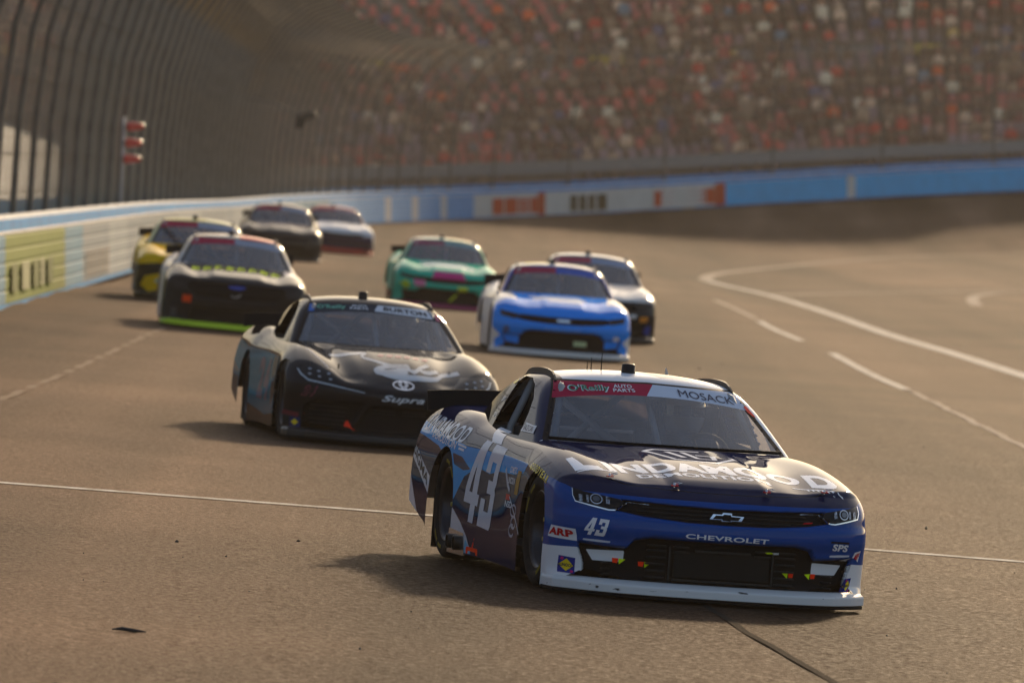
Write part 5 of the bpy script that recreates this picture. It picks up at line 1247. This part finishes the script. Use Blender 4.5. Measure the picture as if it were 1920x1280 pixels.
blue_layers = [('s', [(-2.6, 1.2), (1.62, 1.2), (1.72, .70), (1.95, .40), (2.05, .0), (-2.6, 0)], srgb(216, 212, 206), {}), ('t', [(.6, -.70), (1.8, -.62), (1.8, .62), (.6, .70)], BRB, dict(side='B')), ('f', [(.86, .28), (1.2, .60), (1.2, 0), (.70, 0), (.74, .12), (-.02, .12), (-.02, -.1), (1.2, -.1)], srgb(216, 212, 206), {})] + cam_plain + [('f', [(.60, .30), (.82, .30), (.78, .20), (.60, .18)], BRB, dict(mt=0))]
blu, S5 = make_car('stock_car', 'bright blue stock car with white flanks and white front lip', 'camaro', 1.9, (.55, 118.88, -.36, -86.9, .3, -4.3), BRB, blue_layers, [('t', [(-.1, -1), (.9, -1), (.9, 1), (-.1, 1)], srgb(40, 70, 150), {}), ('t', [(-.2, -.45), (-.2, -.08), (-.9, -.08), (-.9, -.45)], srgb(220, 208, 120), {})], srgb(222, 218, 208), (mat('white lip paint', srgb(206, 200, 194), .5), BLACK), banner=(srgb(160, 40, 70), srgb(60, 90, 170), lambda z: z*0 - .02))
for p in ([(1.30, -.45), (1.45, -.2), (1.36, .1), (1.5, .35)], [(1.55, -.4), (1.65, .0), (1.58, .3)], [(1.75, -.2), (1.78, .3)]):
    decal(blu, S5, 'hood_lettering', stroke(from_pts(p), .07, 3.0), None, 't', vinyl('ice white', srgb(206, 214, 228)))
decal(blu, S5, 'maker_lettering', T_('CHEVROLET', .02), [(-.25, .395), (.255, .395), (.255, .425), (-.25, .425)], 'f', vinyl('ice blue', srgb(120, 170, 230)))
decal(blu, S5, 'sticker', poly_mesh([arc(-.78, .37, .045, .05, 0, 340, 14)]), None, 'f', vinyl('slate', srgb(60, 96, 140))); decal(blu, S5, 'sticker', poly_mesh([rect(.72, .30, .80, .36)]), None, 'f', WV); decal(blu, S5, 'sticker', poly_mesh([rect(.16, .20, .34, .27)]), None, 'f', vinyl('pale lime', srgb(190, 200, 150)), lift=.03)
decal(blu, S5, 'maker_badge', poly_mesh([rect(-.09, .51, .09, .545)]), None, 'f', CHROME, lift=.02)
TEAL = srgb(0, 172, 138); PINK = srgb(206, 48, 120)
gr_layers = [('s', [(-2.6, .30), (1.6, .22), (1.6, 0), (-2.6, 0)], srgb(60, 30, 50), {})] + cam_plain + [('f', [(-.26, .70), (.26, .70), (.34, .565), (-.30, .56)], PINK, dict(side='B')), ('f', [(-.64, .52), (-.42, .52), (-.40, .41), (-.60, .40)], srgb(220, 120, 150), dict(side='B')), ('f', [(-.88, .44), (-.76, .50), (-.66, .42), (-.76, .33)], srgb(170, 190, 40), dict(side='B')), ('f', [(.18, .45), (.36, .46), (.38, .37), (.20, .35)], srgb(216, 222, 40), dict(side='B'))]
grn, S6 = make_car('stock_car', 'teal green stock car with pink and yellow patches', 'camaro', 2.3, (-1.35, 155.64, -.43, -86.8, .4, -5.4), TEAL, gr_layers, [('t', [(-.1, -1), (.9, -1), (.9, 1), (-.1, 1)], srgb(96, 170, 140), {}), ('t', [(-.12, .0), (-.12, .5), (-1, .5), (-1, 0)], srgb(226, 206, 150), {})], srgb(216, 214, 196), (mat('magenta lip', srgb(150, 30, 84), .5), BLACK), banner=(srgb(150, 70, 90), srgb(120, 150, 150), lambda z: z*0 - .02))
for p in ([(1.25, -.5), (1.4, -.1), (1.3, .4)], [(1.6, -.45), (1.7, .1), (1.6, .5)]): decal(grn, S6, 'hood_lettering', stroke(from_pts(p), .09, 3.0), None, 't', vinyl('mist', srgb(206, 220, 212)))
decal(grn, S6, 'sticker', poly_mesh([[(.02, .17), (.08, .17), (.20, .32), (.14, .32)]]), None, 'f', vinyl('olive yellow', srgb(170, 180, 40)), lift=.05)
wb_layers = [('s', [(-2.6, .62), (1.5, .60), (1.75, .66), (2.6, .64), (2.6, 0), (-2.6, 0)], (.02, .02, .024), {})] + cam_plain + [('f', [(.70, .42), (.84, .44), (.84, .36), (.72, .34)], srgb(220, 140, 50), dict(side='L')), ('f', [(.55, .46), (.66, .46), (.66, .40), (.55, .40)], srgb(200, 200, 200), dict(side='L')), ('f', [(.80, .28), (.90, .30), (.88, .16), (.78, .16)], srgb(40, 60, 140), {})]
wht, S7 = make_car('stock_car', 'white over black stock car half hidden behind the bright blue car', 'camaro', 2.3, (1.15, 131.5, -.40, -88.0, .4, -5.2), srgb(206, 202, 196), wb_layers, [('t', [(-.1, -1), (.9, -1), (.9, 1), (-.1, 1)], srgb(90, 96, 110), {})], srgb(222, 218, 210), (mat('black splitter', (.012, .012, .012), .5), BLACK), banner=(srgb(170, 60, 80), srgb(140, 150, 170), lambda z: z*0 - .02))
f1_layers = [('t', [(.7, -.6), (1.7, -.6), (1.7, .6), (.7, .6)], srgb(150, 140, 130), dict(side='B')), ('f', [(-.02, .12), (.9, .12), (.9, 0), (-.02, 0)], srgb(120, 50, 44), {})] + cam_plain
fa1, S8 = make_car('stock_car', 'dark grey stock car close to the barrier, far behind the yellow one', 'camaro', 2.8, (-5.51, 196.7, -.12, -87.9, .5, -5.4), (.035, .033, .032), f1_layers, [('t', [(-.1, -1), (.9, -1), (.9, 1), (-.1, 1)], srgb(70, 66, 62), {})], srgb(206, 186, 160), (mat('black splitter', (.012, .012, .012), .5), BLACK), banner=banner_red())
f2_layers = [('f', [(-.02, .52), (.9, .56), (1, 0), (-.02, 0)], srgb(44, 36, 66), {}), ('f', [(-.02, .17), (1, .19), (1, 0), (-.02, 0)], srgb(190, 52, 36), {})] + [cam_plain[1]]
fa2, S9 = make_car('stock_car', 'white and red stock car, the farthest of the pack', 'camaro', 2.8, (-5.0, 232.0, -.45, -84, .5, -5.8), srgb(214, 210, 206), f2_layers, [('t', [(-.1, -1), (.9, -1), (.9, 1), (-.1, 1)], srgb(140, 60, 60), {})], srgb(206, 120, 104), (mat('red splitter', srgb(170, 44, 30), .5), BLACK), banner=(srgb(170, 60, 80), srgb(190, 150, 150), lambda z: z*0 - .02))

# --- the two drivers one can make out behind the glass
def driver(car, label, suit, helm):
    p = empty('person', (0, 0, 0)); p.matrix_world = car.matrix_basis.copy(); tag(p, label, 'person', 'drivers strapped in their cars')
    J = {'pel': (-.42, .36, .46), 'wai': (-.47, .36, .62), 'che': (-.50, .36, .80), 'nek': (-.49, .36, .93), 'hea': (-.47, .36, .99), 'sl': (-.48, .54, .86), 'el': (-.28, .58, .68), 'wl': (.02, .50, .76), 'sr': (-.48, .18, .86), 'er': (-.28, .14, .68), 'wr': (.02, .22, .76), 'hl': (.09, .47, .79), 'hr': (.09, .25, .79), 'kl': (.06, .47, .54), 'al': (.44, .45, .34), 'kr': (.06, .25, .54), 'ar': (.44, .27, .34)}
    E_ = [('pel', 'wai'), ('wai', 'che'), ('che', 'nek'), ('nek', 'hea'), ('che', 'sl'), ('sl', 'el'), ('el', 'wl'), ('wl', 'hl'), ('che', 'sr'), ('sr', 'er'), ('er', 'wr'), ('wr', 'hr'), ('pel', 'kl'), ('kl', 'al'), ('pel', 'kr'), ('kr', 'ar')]
    R_ = dict(pel=.15, wai=.14, che=.16, nek=.06, hea=.07, sl=.085, el=.055, wl=.04, sr=.085, er=.055, wr=.04, hl=.04, hr=.04, kl=.075, al=.05, kr=.075, ar=.05)
    ks = list(J); me = bpy.data.meshes.new('driver_suit'); me.from_pydata([J[k] for k in ks], [(ks.index(a), ks.index(b_)) for a, b_ in E_], []); me.update()
    o = link('body', me, p, suit); o.modifiers.new('skin', 'SKIN'); o.modifiers.new('sub', 'SUBSURF').levels = 1; o.modifiers['sub'].render_levels = 1
    for k, v in zip(ks, me.skin_vertices[0].data): v.radius = (R_[k], R_[k]); v.use_root = (k == 'pel')
    h = MB().lathe([(0, .155), (.06, .148), (.11, .11), (.135, .04), (.135, -.03), (.12, -.09), (.10, -.13), (0, -.13)], 'z', 24, (-.46, .36, 1.06)).build('helmet', helm, p)
    v = MB().lathe([(.1385, .035), (.1385, -.028)], 'z', 24, (-.46, .36, 1.06)); v.f = [f for f in v.f if sum(v.v[i][0] for i in f)/len(f) > -.44]; v.sm = [True]*len(v.f); v.build('visor', mat('helmet visor', (.01, .01, .012), .1, coat=1), h)
    return p
driver(hero, 'driver in a dark suit and white helmet at the wheel of the navy car', mat('dark race suit', (.02, .025, .06), .8), mat('white helmet', srgb(190, 190, 196), .3, coat=.6))
driver(toy, 'driver in a grey helmet at the wheel of the black second car', mat('black race suit', (.02, .02, .02), .8), mat('grey helmet', srgb(110, 110, 116), .3, coat=.6))
# ------------------------------------------------------------------ dusty air over the whole turn
hz = MB().box((0, 500, 3.5), (6200, 6200, 21)).mesh('haze')
hm = bpy.data.materials.new('dusty air'); hm.use_nodes = True; _h = hm.node_tree; _h.nodes.clear()
_ho = _h.nodes.new('ShaderNodeOutputMaterial'); _hv = _h.nodes.new('ShaderNodeVolumePrincipled')
_hv.inputs['Color'].default_value = (.90, .76, .58, 1); _hv.inputs['Density'].default_value = .00016; _hv.inputs['Anisotropy'].default_value = .1
_h.links.new(_hv.outputs['Volume'], _ho.inputs['Volume'])
o = link('haze', hz, None, hm); tag(o, 'thin dusty haze hanging over the turn', 'haze', kind='stuff')
